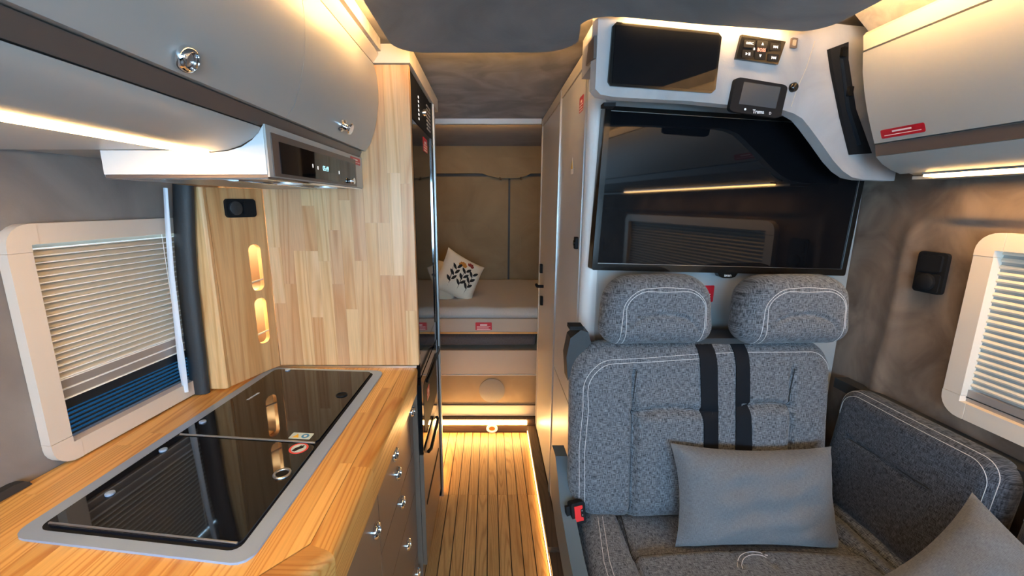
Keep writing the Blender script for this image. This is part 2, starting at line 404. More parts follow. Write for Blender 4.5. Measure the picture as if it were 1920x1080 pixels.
# upper band of the wall leans in and billows
V, F = [], []
for i in range(33):
    for j in range(17):
        s = L*i/32; z = WO[3]+(1.96-WO[3])*j/16
        d = .035*max(0, (z-1.38)/.5)**1.3 + .010*math.sin((z-1.40)*36+s*2.5)*min(1, (z-WO[3])*18)*(.5+.5*math.sin(s*9+1))
        V.append(FL.p(s, z, d))
for i in range(32):
    for j in range(16): F.append((i*17+j, (i+1)*17+j, (i+1)*17+j+1, i*17+j+1))
add('panel', V, F, 'wallL', WLf, True)
struct(box('wall_left', -1.0, -.95, 1.5, 3.7, -.05, 1.98, 'rearfab'))
# right wall
WR = struct(box('wall_right', 1.22, 1.26, -1.9, -.5, -.05, 1.0, 'wallR'))
prism('panel', YN(0), [(1.22,1.5),(1.26,1.5),(1.26,1.98),(1.20,1.98)], .5, 1.9, 'wallR', WR)
box('panel', 1.22, 1.26, -.8, -.5, 1.0, 1.5, 'wallR', WR)
box('panel', 1.22, 1.26, -1.9, -1.6, 1.0, 1.5, 'wallR', WR)
ys = [-.5+.04*i for i in range(9)]+[-.118]+[-.118+.0285*i for i in range(1, 40)]+[1.0+.0125*i for i in range(1, 41)]
zs = [-.05,.3,.6,.8,.86,.955]+[.955+.0195*i for i in range(1, 20)]+[1.345,1.36,1.375,1.385,1.395,1.402,1.408,1.414,1.42,1.43,1.45,1.47,1.49,1.51,1.53,1.6,1.98]
zs = sorted(set(round(z, 4) for z in zs)); ys = sorted(set(round(y, 4) for y in ys))
V, F = [], []
for y in ys:
    for z in zs:
        rg = 1.235-.02*math.sin((z-.9)*3)
        d = .014*math.exp(-((y-rg)/.022)**2)*max(0, min(1, (1.44-z)/.1))
        k = max(0, min(1, (1.20-y)/.12)); d += .022*k/(1+math.exp(-(z-1.405)/.0045))
        d += .004*math.sin(y*11+z*7)*math.sin(z*9)
        V.append((1.22-d, y, z))
nz_ = len(zs)
for i in range(len(ys)-1):
    for j in range(nz_-1):
        yc, zc = (ys[i]+ys[i+1])/2, (zs[j]+zs[j+1])/2
        if -.118 < yc < 1.015 and .955 < zc < 1.345: continue
        F.append((i*nz_+j, i*nz_+j+1, (i+1)*nz_+j+1, (i+1)*nz_+j))
add('panel', V, F, 'wallR', WR, True)
box('panel', 1.224, 1.26, 1.02, 3.7, -.05, 1.98, 'rearfab', WR)
box('panel', 1.245, 1.26, -.5, 1.02, 1.40, 1.98, 'wallR', WR)
box('panel', 1.245, 1.26, -.5, 1.02, -.05, .93, 'wallR', WR)
# cab end with windscreen opening
WB = struct(box('wall_back', -1.0, 1.26, -1.94, -1.9, -.05, .90, 'black'))
box('header', -1.0, 1.26, -1.94, -1.9, 1.70, 1.98, 'ceil', WB)
box('side_post', -1.0, -.72, -1.94, -1.9, .90, 1.70, 'ceil', WB); box('side_post', .98, 1.26, -1.94, -1.9, .90, 1.70, 'ceil', WB)
# roof
struct(box('ceiling', -1.0, 1.26, -1.94, 3.7, 1.925, 1.98, 'ceil2'))
def rpoly():                                            # dropped ceiling panel outline
    out = []
    def arc(cx, cy, r, t0, t1, k=8):
        for i in range(k+1):
            t = math.radians(t0+(t1-t0)*i/k); out.append((cx+r*math.cos(t), cy+r*math.sin(t)))
    out.append((-.262, -1.6)); out.append((.81, -1.6))
    arc(.75, 1.065, .06, 0, 80)
    out.append((.50, 1.085)); out.append((.30, 1.045))
    arc(.265, 1.095, .053, -70, -170, 8)                 # concave sweep around the console corner
    arc(.13, 1.17, .10, 10, 90)
    arc(-.18, 1.19, .082, 90, 180)
    return out
cp = struct(prism('ceiling', ZP(0), rpoly(), 1.862, 1.885, 'ceil', None, .006, 2))
for (x, y) in ((-.15,-1), (.7,-1), (-.1,1.0), (.65,.9)):
    prism('hanger', ZP(0), disc(x, y, .02, k=12), 1.885, 1.925, 'ceil', cp)
struct(box('ceiling', -.95, 1.2, 2.55, 3.6, 1.915, 1.924, 'rearfab'))
# rear doors behind the bed
D1 = struct(box('door_1', -.95, .152, 3.60, 3.64, .0, 1.672, 'rearfab'))
D2 = struct(box('door_2', .168, 1.22, 3.60, 3.64, .0, 1.672, 'rearfab'))
box('wall_panel', -1.0, 1.26, 3.65, 3.7, -.05, 1.98, 'black', D1)
prism('trim_pad', YN(3.60), rr(-.75, .04, .86, 1.30, .16, 7), 0, .022, 'rearfab', D1, .008)
prism('trim_pad', YN(3.60), rr(-.75, .08, 1.34, 1.62, .05, 5), 0, .012, 'rearfab', D1, .006)
prism('trim_pad', YN(3.60), rr(.26, .95, .86, 1.30, .16, 7), 0, .022, 'rearfab', D2, .008)
prism('trim_pad', YN(3.60), rr(.24, .95, 1.34, 1.62, .05, 5), 0, .012, 'rearfab', D2, .006)
box('door_seal', .152, .168, 3.592, 3.64, .2, 1.672, 'rubber', D1)
box('door_seal', -.95, 1.22, 3.592, 3.64, 1.672, 1.692, 'rubber', D1)
hd = struct(prism('wall_rear', YN(3.60), [(-.95,1.694)]+[(-.95+2.17*i/20, 1.79+.03*math.sin(math.pi*(i/20))) for i in range(21)]+[(1.22,1.694)], 0, .05, 'rearfab', None, .01))
prism('panel', YN(3.60), [(-.95,1.79),(1.22,1.79),(1.22,1.925),(-.95,1.925)], -.04, -.001, 'rearfab', hd)
prism('lock_cover', YN(3.55), [(-.06,1.692),(.33,1.692),(.30,1.675),(.22,1.655),(.08,1.655),(-.02,1.675)], -.05, .02, 'rearfab', hd, .006)
for x in (.08, .25):
    tube('hook', [(x, 3.53, 1.662), (x, 3.52, 1.645), (x+.01, 3.515, 1.64)], .007, 'chrome', hd)
hb = thing('ceiling_trim_bar', 'white light bar across the ceiling above the bed opening', 'light bar', (0, 2.52, 1.88))
box('cover', -.34, .292, 2.51, 2.545, 1.893, 1.922, 'lacquer_white', hb, .004)
box('diffuser', -.32, .255, 2.546, 2.552, 1.898, 1.916, 'ledbed', hb)

# step to the bed, ledge and floor light strips
st = thing('floor_step', 'dark walnut step with lit edge across the end of the aisle', 'step', (0, 2.5, 0))
box('riser', -.40, .292, 2.475, 2.53, 0, .054, 'walnut_x', st)
for i in range(13):
    x0 = -.362+i*.05
    box('plank', x0+.001, x0+.049, 2.486, 2.528, .054, .082, 'walnut', st, .001, 1).color = random.choice(tones)
ll = tag(box('step_light_strip', -.36, .236, 2.468, 2.4745, .055, .082, 'ledfloor'), 'glowing warm light strip along the front edge of the step', 'light strip')
nl = thing('night_lamp', 'small round glowing night lamp on the step riser', 'lamp', (.012, 2.474, .03))
prism('bezel', YN(2.474), disc(.012, .028, .036, .027), 0, .008, 'lednight', nl, .003)
prism('lens', YN(2.466), disc(.012, .030, .020, .014), 0, .004, 'orange', nl, .001)
lg = thing('floor_ledge', 'dark walnut ledge between teak planks and wardrobe', 'ledge', (.27, 2.0, 0))
box('ledge_board', .2415, .292, 1.5, 2.474, -.004, .045, 'walnut', lg, .002)
box('ledge_board', .246, .60, .5, 1.498, -.004, .020, 'walnut', lg, .002)
tag(box('ledge_light_strip', .2385, .2412, .5, 2.466, .006, .014, 'ledthin'), 'thin warm light strip along the right edge of the floor', 'light strip')
tag(box('plinth_light_strip', -.3125, -.306, .6, 2.4, .012, .026, 'ledfloor'), 'warm light strip under the kitchen plinth on the left of the floor', 'light strip')

# ------------------------------------------------------------------ kitchen base cabinet
kb = thing('kitchen_base_cabinet', 'taupe kitchen base cabinet with drawers under the pine worktop', 'cabinet', (-.5, 1.0, 0))
prism('body', ZP(0), [(-.84,.45),(-.40,.45),(-.30,.60),(-.30,1.39),(-.84,1.39)], .0, .79, 'bronze', kb)
kf = XP(-.30)
def front(nm, y0, y1, z0, z1, knobs):
    o = prism(nm, kf, [(y0+.002,z0+.002),(y1-.002,z0+.002),(y1-.002,z1-.002),(y0+.002,z1-.002)], 0.0005, .020, 'taupe_lacquer', kb, .001, 1)
    for (a, b) in knobs: knob(o, XP(-.28), a, b, k=1.3)
front('drawer', .92, 1.335, .565, .785, [(1.10,.735), (1.125,.655)])
front('drawer', .92, 1.39, .40, .565, [(1.16,.527)])
front('drawer', .92, 1.39, .135, .40, [(1.215,.322)])
front('drawer', .92, 1.39, .012, .135, [(1.36,.06)])
front('door', .60, .92, .012, .785, [(.882,.67)])
front('door', 1.335, 1.39, .565, .785, [(1.372,.726)])

# ------------------------------------------------------------------ worktop of glued pine staves
wt = thing('worktop', 'pine kitchen worktop of glued staves with rounded thick front edge', 'worktop', (-.6, .95, .80))
ptones = [(1,1,1,1), (.93,.88,.82,1), (1.05,1.03,1,1), (.88,.80,.72,1), (1.02,.96,.90,1), (1.1,1.08,1.08,1), (.97,.9,.84,1)]
box('core', -.80, -.45, .60, 1.355, .795, .872, 'pine_y', wt)
x = -.957; ci = 0
while x < -.297:
    x1 = min(x+.042, -.297); y = .42; ci += 1
    while y < 1.358:
        y1 = y+random.uniform(.25, .62)
        if 1.358-y1 < .12: y1 = 1.358
        po = [(x+.0001,y+.0001),(x1-.0001,y+.0001),(x1-.0001,y1-.0001),(x+.0001,y1-.0001)]
        po = clip(po, -1, .1133, .957+.5*.1133)            # wall side: x > wall
        po = clip(po, .76, -.65, -.6124)        # chamfered near corner
        if len(po) >= 3 and abs(area2(po)) > 2e-5:
            prism('stave', ZP(0), po, .873, .900, 'pine_y', wt).color = random.choice(ptones)
        y = y1
    x = x1
fp = [(-.296,.80),(-.256,.80)]+[(-.266+.016*math.cos(t), .884+.016*math.sin(t)) for t in [math.radians(a) for a in (0,15,30,45,60,75,90)]]+[(-.296,.900)]
path = [((-.256,1.358),(1,0)), ((-.256,1.13),(1,0)), ((-.256,.80),(1,0)), ((-.256,.578),(1,-.345)), ((-.376,.438),(.76,-.65))]
for (A, na), (B, nb) in zip(path, path[1:]):
    Vv = [Vector((q[0]+n_[0]*(px+.256), q[1]+n_[1]*(px+.256), pz)) for q, n_ in ((A, na), (B, nb)) for (px, pz) in fp]; k_ = len(fp)
    Ff = [tuple(range(k_)), tuple(range(2*k_-1, k_-1, -1))]+[(i, k_+i, k_+(i+1)%k_, (i+1)%k_) for i in range(k_)]
    last = B[0] < -.3
    add('edge_stave', Vv, Ff, 'pine_x' if last else 'pine_y', wt, True, angle=35).color = (.62,.50,.42,1) if last else random.choice([(.92,.82,.72,1),(.86,.74,.62,1),(.96,.88,.8,1)])
tag(box('worktop_trim', -.80, -.252, 1.350, 1.3575, .9003, .905, 'alu', None, .001, 1), 'thin metal strip where the worktop meets the pine partition', 'trim strip')

# pine partition behind the hob
pt = thing('pine_partition', 'tall pine partition of upright glued staves behind the hob', 'partition', (-.52, 1.38, .9))
x = -.7195; 
while x < -.246:
    x1 = min(x+.0397, -.2445); z = .906
    while z < 1.858:
        z1 = z+random.uniform(.14, .50)
        if 1.858-z1 < .10: z1 = 1.858
        box('stave', x+.0001, x1-.0001, 1.3585, 1.384, z+.0001, z1-.0001, 'pine_z', pt).color = random.choice([(1,1,1,1),(.97,.90,.88,1),(.88,.74,.66,1),(1.08,1.10,1.2,1),(.93,.82,.78,1),(1.04,1.02,1.02,1),(.90,.80,.82,1),(1.05,1.05,1.12,1)])
        z = z1
    x = x1
# side panel with lit niches, beside the window
sp_ = thing('pine_side_panel', 'pine upright panel with two lit oval niches between worktop corner and window', 'panel', (-.82, 1.3, .9))
sf = Fr((-.787, 1.19, 0), (.067, .167, 0), (0,0,1))
ZB, ZT = .906, 1.495
holed('board', sf, [(0,ZB),(.179,ZB),(.179,ZT),(0,ZT)], [rr(.108,.151,1.178,1.325,.018), rr(.108,.151,1.003,1.153,.018)], -.016, 0, 'pine_z', sp_).color = (.93,.84,.76,1)
box('niche_back', -.86, -.848, 1.20, 1.356, ZB, ZT, 'pleat', sp_)
box('niche_floor', -.847, -.765, 1.25, 1.352, 1.158, 1.170, 'pine_y', sp_); 
prism('post', ZP(0), [(-.858,1.172),(-.795,1.171),(-.788,1.177),(-.788,1.1885),(-.858,1.199)], ZB, ZT, 'pine_z', sp_, .003).color = (1.1,1.08,1.02,1)
for z in (1.208, 1.036): tube('rail', [tuple(sf.p(.106, z-.001, -.004)), tuple(sf.p(.153, z+.004, -.004))], .0028, 'pleat', sp_)
box('niche_light', -.84, -.80, 1.30, 1.345, 1.345, 1.352, 'ledniche', sp_)
box('niche_light', -.84, -.80, 1.30, 1.345, 1.150, 1.157, 'ledniche', sp_)
so = Fr(sf.p(0,0,.0005), sf.u, sf.v)
def socket(label, fr, a, b, w, h, vert):
    r = thing('power_socket', label, 'socket', fr.p(a, b-h/2, 0))
    prism('plate', fr, rr(a-w/2, a+w/2, b-h/2, b+h/2, .010), 0, .009, 'black', r, .002)
    if vert:
        prism('flap', fr, rr(a-w*.38, a+w*.38, b+h*.04, b+h*.44, .006), .009, .015, 'black', r, .002)
        prism('flap', fr, rr(a-w*.40, a+w*.40, b-h*.46, b-.002, .006), .009, .012, 'black', r, .001)
        lathe('outlet_cap', fr, [(.023,.012),(.023,.020),(.019,.023)], 'black', r, 24, a, b-h*.23)
    else:
        prism('flap', fr, rr(a+w*.04, a+w*.45, b-h*.38, b+h*.38, .005), .009, .015, 'black', r, .002)
        lathe('outlet_cap', fr, [(.020,.009),(.020,.015),(.017,.017)], 'rubber', r, 24, a-w*.22, b)
    return r
socket('black double power socket near the top of the pine side panel', so, .095, 1.437, .098, .054, False)
# door rubber and painted edge beside the window
tag(tube('rubber_door_seal', [(-.823,1.155,1.50),(-.832,1.155,1.42),(-.841,1.155,1.34),(-.848,1.155,1.24),(-.852,1.155,1.12),(-.855,1.155,1.0),(-.858,1.155,.902)], .0275, 'rubber', None, k=14, flat=((0,1,0), .6)), 'thick curved black rubber door seal between window and pine panel', 'door seal')
tag(tube('painted_door_edge', [(-.838,1.11,1.49),(-.846,1.11,1.40),(-.856,1.11,1.27),(-.862,1.11,1.12),(-.866,1.11,1.0),(-.866,1.11,.925)], [.006,.007,.008,.009,.011,.008], 'painted', None, k=8, flat=((0,1,0), .5)), 'curved white painted door edge beside the black rubber seal', 'door edge')

# ------------------------------------------------------------------ hob with glass lids (slightly skewed quad of the real unit, seen in plan)
hc = [(-.806,.603), (-.374,.548), (-.353,1.313), (-.745,1.342)]
def hq(s, t):
    a = Vector(hc[0]).lerp(Vector(hc[1]), s); b = Vector(hc[3]).lerp(Vector(hc[2]), s); p = a.lerp(b, t); return (p.x, p.y)
def hrect(s0, s1, t0, t1, r=.03, k=4):
    W_, H_ = .41, .77
    return [hq(a/W_, b/H_) for a, b in rr(s0*W_, s1*W_, t0*H_, t1*H_, r, k)]
hob = thing('hob', 'built in hob and sink with smoked glass lids and steel rim on the worktop', 'hob', (-.57, .95, .9))
prism('rim', ZP(0), hrect(0, 1, 0, 1, .028), .9002, .9045, 'hobsteel', hob, .0015)
prism('gasket', ZP(0), hrect(.065, .93, .028, .972, .018), .9045, .9052, 'black', hob)
g1 = prism('glass_lid', ZP(0), hrect(.085, .915, .425, .965, .016), .9052, .9105, 'hobglass', hob, .001)
g2 = prism('glass_lid', ZP(0), hrect(.085, .925, .035, .412, .016), .9052, .9105, 'hobglass', hob, .001)
def hbar(s0, s1, t, w=.004, nm='lid_edge', par=None, m='steel'):
    a, b = hq(s0, t), hq(s1, t)
    tube(nm, [(a[0],a[1],.9105),(b[0],b[1],.9105)], w/2, m, par)
hbar(.10, .91, .421, .006, 'lid_edge', g1); hbar(.10, .915, .041, .004, 'lid_edge', g2)
def fring(s, t, ra, m, par):
    x, y = hq(s, t)
    tube('finger_ring', [(x+ra*math.cos(q*math.pi/10), y+ra*math.sin(q*math.pi/10), .9112) for q in range(20)], ra*.2, m, par, cyc=True)
    prism('finger_hole', ZP(0), disc(x, y, ra*.85), .9106, .9108, 'black', par)
fring(.87, .27, .0150, 'steel', g2); fring(.83, .74, .0135, 'black', g1)
for (s, t, g) in ((.18,.145,g2), (.135,.335,g2), (.125,.50,g1), (.20,.955,g1)):
    x, y = hq(s, t); lathe('lid_bumper', ZP(.9105), [(.008,0),(.008,.003),(.006,.004)], 'hobsteel', g, 16, x, y)
# stickers and lettering on the lids
gf = Fr((0,0,.9108), (1,-.10,0), (.03,1,0)); gf.n = Vector((0,0,1))
x, y = hq(.80, .453)
b1 = prism('sticker', Fr((x,y,.9106),(1,-.09,0),(.05,1,0)), rr(-.026,.026,-.013,.013,.002,2), 0, .0004, 'signpale', g1)
lab(b1, 'pale sticker with yellow triangle and blue disc')
f2 = Fr((x,y,.9111),(1,-.09,0),(.05,1,0))
prism('warning_triangle', f2, [(-.019,-.008),(-.003,-.008),(-.011,.008)], 0, .0002, 'warnyellow', b1)
prism('blue_disc', f2, disc(.010,0,.009), 0, .0002, 'signblue', b1); prism('disc_mark', f2, disc(.010,0,.004), .0002, .0004, 'white', b1)
x, y = hq(.845, .388)
f3 = Fr((x,y,.9106),(1,-.09,0),(.05,1,0))
b2 = prism('sticker', f3, disc(0,0,.021), 0, .0004, 'signred', g2); lab(b2, 'round sticker with red ring and a hand')
prism('white_field', f3, disc(0,0,.0165), .0004, .0006, 'signpale', b2)
prism('hand_mark', f3, [(-.011,-.012),(-.003,-.013),(.003,-.004),(.010,.003),(.008,.006),(.009,.011),(.006,.012),(.003,.008),(.001,.012),(-.002,.006),(-.008,0)], .0006, .0008, 'black', b2)
x, y = hq(.215, .70)
text('brand_lettering', 'THETFORD', Fr((x,y,.9106),(.16,1,0),(-1,.16,0)), 0, 0, .0095, 'white', g1, 0)

# ------------------------------------------------------------------ left wall cabinet
lc = thing('wall_cabinet', 'long grey curved overhead cabinet with two doors above the kitchen', 'cabinet', (-.65, .6, 1.6))
Y0, Y1 = -1.2, 1.357
lcf = YN(0)
prism('body', lcf, [(-.935,1.552),(-.52,1.552),(-.52,1.560),(-.415,1.605),(-.372,1.66),(-.362,1.74),(-.366,1.86),(-.372,1.90),(-.935,1.92)], -Y1, -Y0, 'lacquer', lc)
und = [(-.93,1.545),(-.538,1.545),(-.538,1.551),(-.93,1.551)]
prism('underside', lcf, und, -.783, -Y0, 'lacquer_white', lc)
cur = [(-.498,1.541),(-.47,1.544),(-.445,1.552),(-.425,1.563),(-.411,1.574),(-.407,1.583)]
prism('curved_pelmet', lcf, cur+[(-.415,1.586),(-.435,1.572),(-.455,1.559),(-.48,1.552),(-.498,1.550)], -.783, -Y0, 'lacquer', lc, smooth=True)
prism('recess_strip', lcf, [(-.409,1.586),(-.398,1.6085),(-.43,1.614),(-.43,1.588)], -Y1, -Y0, 'bronze', lc)
dp = [(-.386,1.609),(-.370,1.630),(-.356,1.665),(-.345,1.705),(-.339,1.745),(-.337,1.785),(-.339,1.820),(-.346,1.856)]
dpi = [(a-.016, b+.002*(i<2)) for i, (a, b) in enumerate(dp)]
dd1 = prism('door', lcf, dp+dpi[::-1], -.8405, .45, 'lacquer', lc, smooth=True)
dd2 = prism('door', lcf, dp+dpi[::-1], -1.354, -.8425, 'lacquer', lc, smooth=True)
def knobfr(y, z, x): return Fr((x, y, z), (0,1,0), (.42,0,.9))
kk = knobfr(.555, 1.624, -.372)
knob(dd1, Fr(kk.o, (0,1,0), (.42,0,.9)), 0, 0)
k2 = Fr((-.366, 1.085, 1.640), (0,1,0), (.42,0,.9))
kn = lathe('knob', k2, [(.0155,0),(.015,.007),(.008,.010),(.0065,.018),(.012,.021),(.0145,.025),(.0125,.028)], 'chrome', dd2, 22)
prism('cornice', lcf, [(-.372,1.860),(-.347,1.860),(-.330,1.882),(-.345,1.923),(-.40,1.923),(-.372,1.90)], -1.348, -Y0, 'cream', lc, .002)
ls = thing('cabinet_light_strip', 'bright warm light strip under the left overhead cabinet', 'light strip', (-.51, 0, 1.54))
box('profile', -.5325, -.4985, -1.0, .780, 1.547, 1.5515, 'alu', ls)
box('diffuser', -.5305, -.5005, -1.0, .778, 1.5375, 1.5468, 'ledwarm', ls)

# hood
ho = thing('cooker_hood', 'slim white cooker hood with dark glass control panel under the overhead cabinet', 'cooker hood', (-.55, 1.07, 1.5))
hp = [(-.70,1.502),(-.404,1.502),(-.404,1.586),(-.411,1.577),(-.425,1.562),(-.445,1.550),(-.47,1.543),(-.498,1.540),(-.53,1.540),(-.53,1.544),(-.70,1.544)]
prism('housing', lcf, hp, -1.356, -.785, 'lacquer_white', ho)
box('end_flange', -.712, -.7005, .80, .84, 1.500, 1.543, 'painted', ho, .001)
prism('underside', ZP(0), [(-.70,.787),(-.404,.787),(-.404,1.356),(-.70,1.356)], 1.4965, 1.5015, 'bronze', ho)
hf = XP(-.404)
prism('front_panel', hf, [(.786,1.498),(1.356,1.498),(1.356,1.589),(.786,1.589)], 0.0003, .004, 'lacquer', ho)
fg = prism('bronze_frame', hf, [(.800,1.500),(1.285,1.500),(1.285,1.577),(.800,1.577)], .0043, .0065, 'bronze', ho, .0008, 1)
cg = prism('control_glass', hf, [(.825,1.506),(1.272,1.506),(1.272,1.564),(.825,1.564)], .0066, .0082, 'glass_black', ho, .0006, 1)
cfr = XP(-.3958)
text('clock_digits', '05:49', cfr, 1.045, 1.532, .017, 'displaylit', cg, .0003)
for (a, b) in ((.97,1.533), (.998,1.531), (1.135,1.53)): prism('touch_mark', cfr, rr(a-.0015, a+.0015, b-.004, b+.004, .001, 2), 0, .0004, 'iconlit', cg)
lathe('slide_knob', hf, [(.006,.0083),(.005,.014),(.009,.016),(.009,.019)], 'chrome', ho, 14, 1.225, 1.513)
uf = ZP(0)
for yy in (.98, 1.20):
    V = []; 
    pr = prism('lamp_ring', uf, disc(-.455, yy, .034), 1.4935, 1.4964, 'steel', ho, .0008, 1)
    prism('lamp_lens', uf, disc(-.455, yy, .027), 1.4915, 1.4934, 'lens', pr)
for i in range(44):
    x0 = -.690+i*.0042
    box('filter_rib', x0, x0+.0026, .81, 1.33, 1.4940, 1.4964, 'steel', ho)
box('lip', -.70, -.404, .787, .792, 1.4935, 1.4964, 'chrome', ho); box('lip', -.42, -.404, .793, 1.356, 1.4935, 1.4964, 'chrome', ho)
box('light_bar', -.515, -.495, .85, 1.30, 1.4935, 1.4964, 'chrome', ho)
red_label(XP(-.3996), 1.245, 1.335, 1.564, 1.584, 'red sticker at the far end of the cooker hood', 2)

# black box low on the left wall
tag(prism('black_wall_box', Fr((-.932,.745,.901), (.1133,1,0), (0,0,1)), [(-.12,0),(.0,0),(-.004,.008),(-.012,.014),(-.026,.017),(-.12,.018)], -.012, .018, 'rubber', None, .008, 3), 'small black plastic box low on the left wall behind the worktop', 'box')

# ------------------------------------------------------------------ tall appliance column
tc = thing('tall_appliance_cabinet', 'tall cabinet with white cap housing fridge and oven at the end of the kitchen', 'cabinet', (-.55, 1.65, 0))
box('body', -.94, -.262, 1.3915, 1.84, 0, 1.855, 'taupe_lacquer', tc)
box('cap', -.385, -.238, 1.350, 2.035, 1.860, 1.912, 'cream', tc, .002)
box('side_panel', -.94, -.262, 1.86, 1.885, 0, 1.855, 'lacquer', tc)
box('aluminium_post', -.2615, -.236, 1.868, 1.898, 0, 1.859, 'alu', tc, .006, 3)
box('dark_edge', -.2615, -.243, 1.845, 1.866, .02, 1.858, 'black', tc, .002)
fd = thing('refrigerator', 'built in black glass fridge with slim silver handle profile', 'refrigerator', (-.25, 1.6, .92))
XF = -.2605; ff = XP(XF)
prism('control_panel', ff, [(1.392,1.715),(1.84,1.715),(1.84,1.853),(1.392,1.853)], 0, .014, 'black', fd, .002)
cfp = XP(XF+.014)
for i in range(6): prism('indicator', cfp, [(1.53,1.735+i*.014),(1.545,1.735+i*.014),(1.545,1.742+i*.014),(1.53,1.742+i*.014)], 0, .0005, 'iconlit', fd)
lathe('knob', cfp, [(.012,0),(.012,.012),(.010,.015)], 'chrome', fd, 18, 1.62, 1.775)
for i in range(7): prism('vent_slot', cfp, [(1.72,1.735+i*.014),(1.815,1.735+i*.014),(1.815,1.742+i*.014),(1.72,1.742+i*.014)], 0, .002, 'rail', fd)
prism('door', ff, [(1.392,.935),(1.79,.935),(1.79,1.71),(1.392,1.71)], 0, .016, 'glass_black', fd, .002)
prism('handle', ff, [(1.793,.935),(1.805,.935),(1.805,1.71),(1.793,1.71)], 0, .020, 'chrome', fd, .002)
prism('door_edge', ff, [(1.808,.935),(1.842,.935),(1.842,1.712),(1.808,1.712)], 0, .014, 'steel', fd, .002)
red_label(XP(XF+.0163), 1.60, 1.70, 1.640, 1.690, 'red sticker at the top of the black fridge door', 4)
ov = thing('oven', 'built in black oven with slim dark handle below the fridge', 'oven', (-.25, 1.6, .55))
prism('top_panel', ff, [(1.392,.845),(1.84,.845),(1.84,.930),(1.392,.930)], 0, .014, 'gloss_black', ov, .002)
prism('door', ff, [(1.392,.545),(1.84,.545),(1.84,.842),(1.392,.842)], 0, .016, 'glass_black', ov, .002)
prism('window_frame', XP(XF+.016), rr(1.43,1.79,.60,.80,.03), 0, .001, 'black', ov)
tube('handle', [(XF+.03,1.43,.815),(XF+.036,1.5,.822),(XF+.036,1.75,.822),(XF+.03,1.80,.815)], .006, 'gloss_black', ov)
red_label(XP(XF+.0172), 1.50, 1.56, .70, .75, 'red sticker on the oven door glass', 3)
cd = thing('column_drawer', 'glossy taupe flap drawer with dark handle below the oven', 'drawer', (-.25, 1.6, .02))
prism('front', ff, [(1.3925,.065),(1.84,.065),(1.84,.540),(1.3925,.540)], 0, .015, 'taupe_lacquer', cd, .002)
tube('handle', [(XF+.02,1.47,.505),(XF+.028,1.49,.505),(XF+.028,1.72,.505),(XF+.02,1.74,.505)], .007, 'gloss_black', cd)
prism('lower_slot', XP(XF+.015), rr(1.43,1.80,.30,.316,.006), 0, .002, 'black', cd)

# ------------------------------------------------------------------ wardrobe / washroom block on the right
wd = thing('wardrobe', 'tall grey wardrobe block with two doors along the right of the aisle', 'wardrobe', (.7, 1.9, 0))
def wy(x): return 1.315+.0964*(x-.31)
prism('body', ZP(0), [(.312,wy(.34)+.02),(.345,wy(.345)),(1.215,wy(1.215)),(1.215,2.50),(.312,2.50)], .0, 1.918, 'wallboard', wd)
prism('corner_profile', ZP(0), [(.312,1.375)]+[(.330+.034*math.cos(math.radians(t)), 1.352+.036*math.sin(math.radians(t))) for t in (180,200,220,240,255,270)]+[(.346,1.322),(.35,1.375)], 0, 1.90, 'lacquer_white', wd, smooth=True)
wf = XN(.312)
def wdoor(y0, y1, z0, z1, m='doorgrey'):
    return prism('door', wf, [(-y1,z0),(-y0,z0),(-y0,z1),(-y1,z1)], .0005, .016, m, wd, .0015, 1)
dA = wdoor(1.385, 1.835, .712, 1.868); dB = wdoor(1.385, 1.835, .05, .706); dC = wdoor(1.868, 2.465, .05, 1.868)
prism('trim', wf, [(-1.858,0.02),(-1.842,0.02),(-1.842,1.905),(-1.858,1.905)], .0005, .022, 'alu', wd, .003)
prism('trim', wf, [(-2.495,0.02),(-2.472,0.02),(-2.472,1.905),(-2.495,1.905)], .0005, .020, 'cream', wd, .003)
prism('trim', wf, [(-1.383,.05),(-1.376,.05),(-1.376,1.87),(-1.383,1.87)], .0005, .018, 'alu', wd, .001)
prism('top_rail', wf, [(-2.50,1.873),(-1.376,1.873),(-1.376,1.915),(-2.50,1.915)], .0005, .018, 'cream', wd, .002)
prism('seam_strip', wf, [(-1.835,.7065),(-1.385,.7065),(-1.385,.7115),(-1.835,.7115)], .0005, .010, 'bronze', wd)
wk = XN(.296)
lt = prism('latch', wk, rr(-1.437,-1.405,1.300,1.340,.006), 0, .010, 'black', dA, .002); lathe('button', wk, [(.009,.010),(.009,.014)], 'gloss_black', lt, 14, -1.421, 1.320)
# cove lining
for (y, z, h) in ((2.35,1.09,.05), (2.30,.915,.05)): prism('latch', wk, rr(-y-.02, -y+.02, z-h/2, z+h/2, .006), 0, .014, 'black', dC, .002)
tube('handle', [(.296,2.28,1.0),(.262,2.28,1.0),(.262,2.33,1.0)], .009, 'black', dC)
red_label(XN(.2957), -1.475, -1.415, 1.742, 1.790, 'red sticker at the top of the nearest wardrobe door', 4)
ws = thing('yellow_warning_sticker', 'small yellow triangle sticker on the nearest wardrobe door', 'sticker', (.295, 1.56, 1.56))
prism('backing', XN(.2957), [(-1.585,1.555),(-1.545,1.555),(-1.545,1.57),(-1.565,1.612),(-1.585,1.57)], 0, .0005, 'white', ws)
prism('triangle', XN(.2951), [(-1.58,1.573),(-1.55,1.573),(-1.565,1.605)], 0, .0005, 'warnyellow', ws)

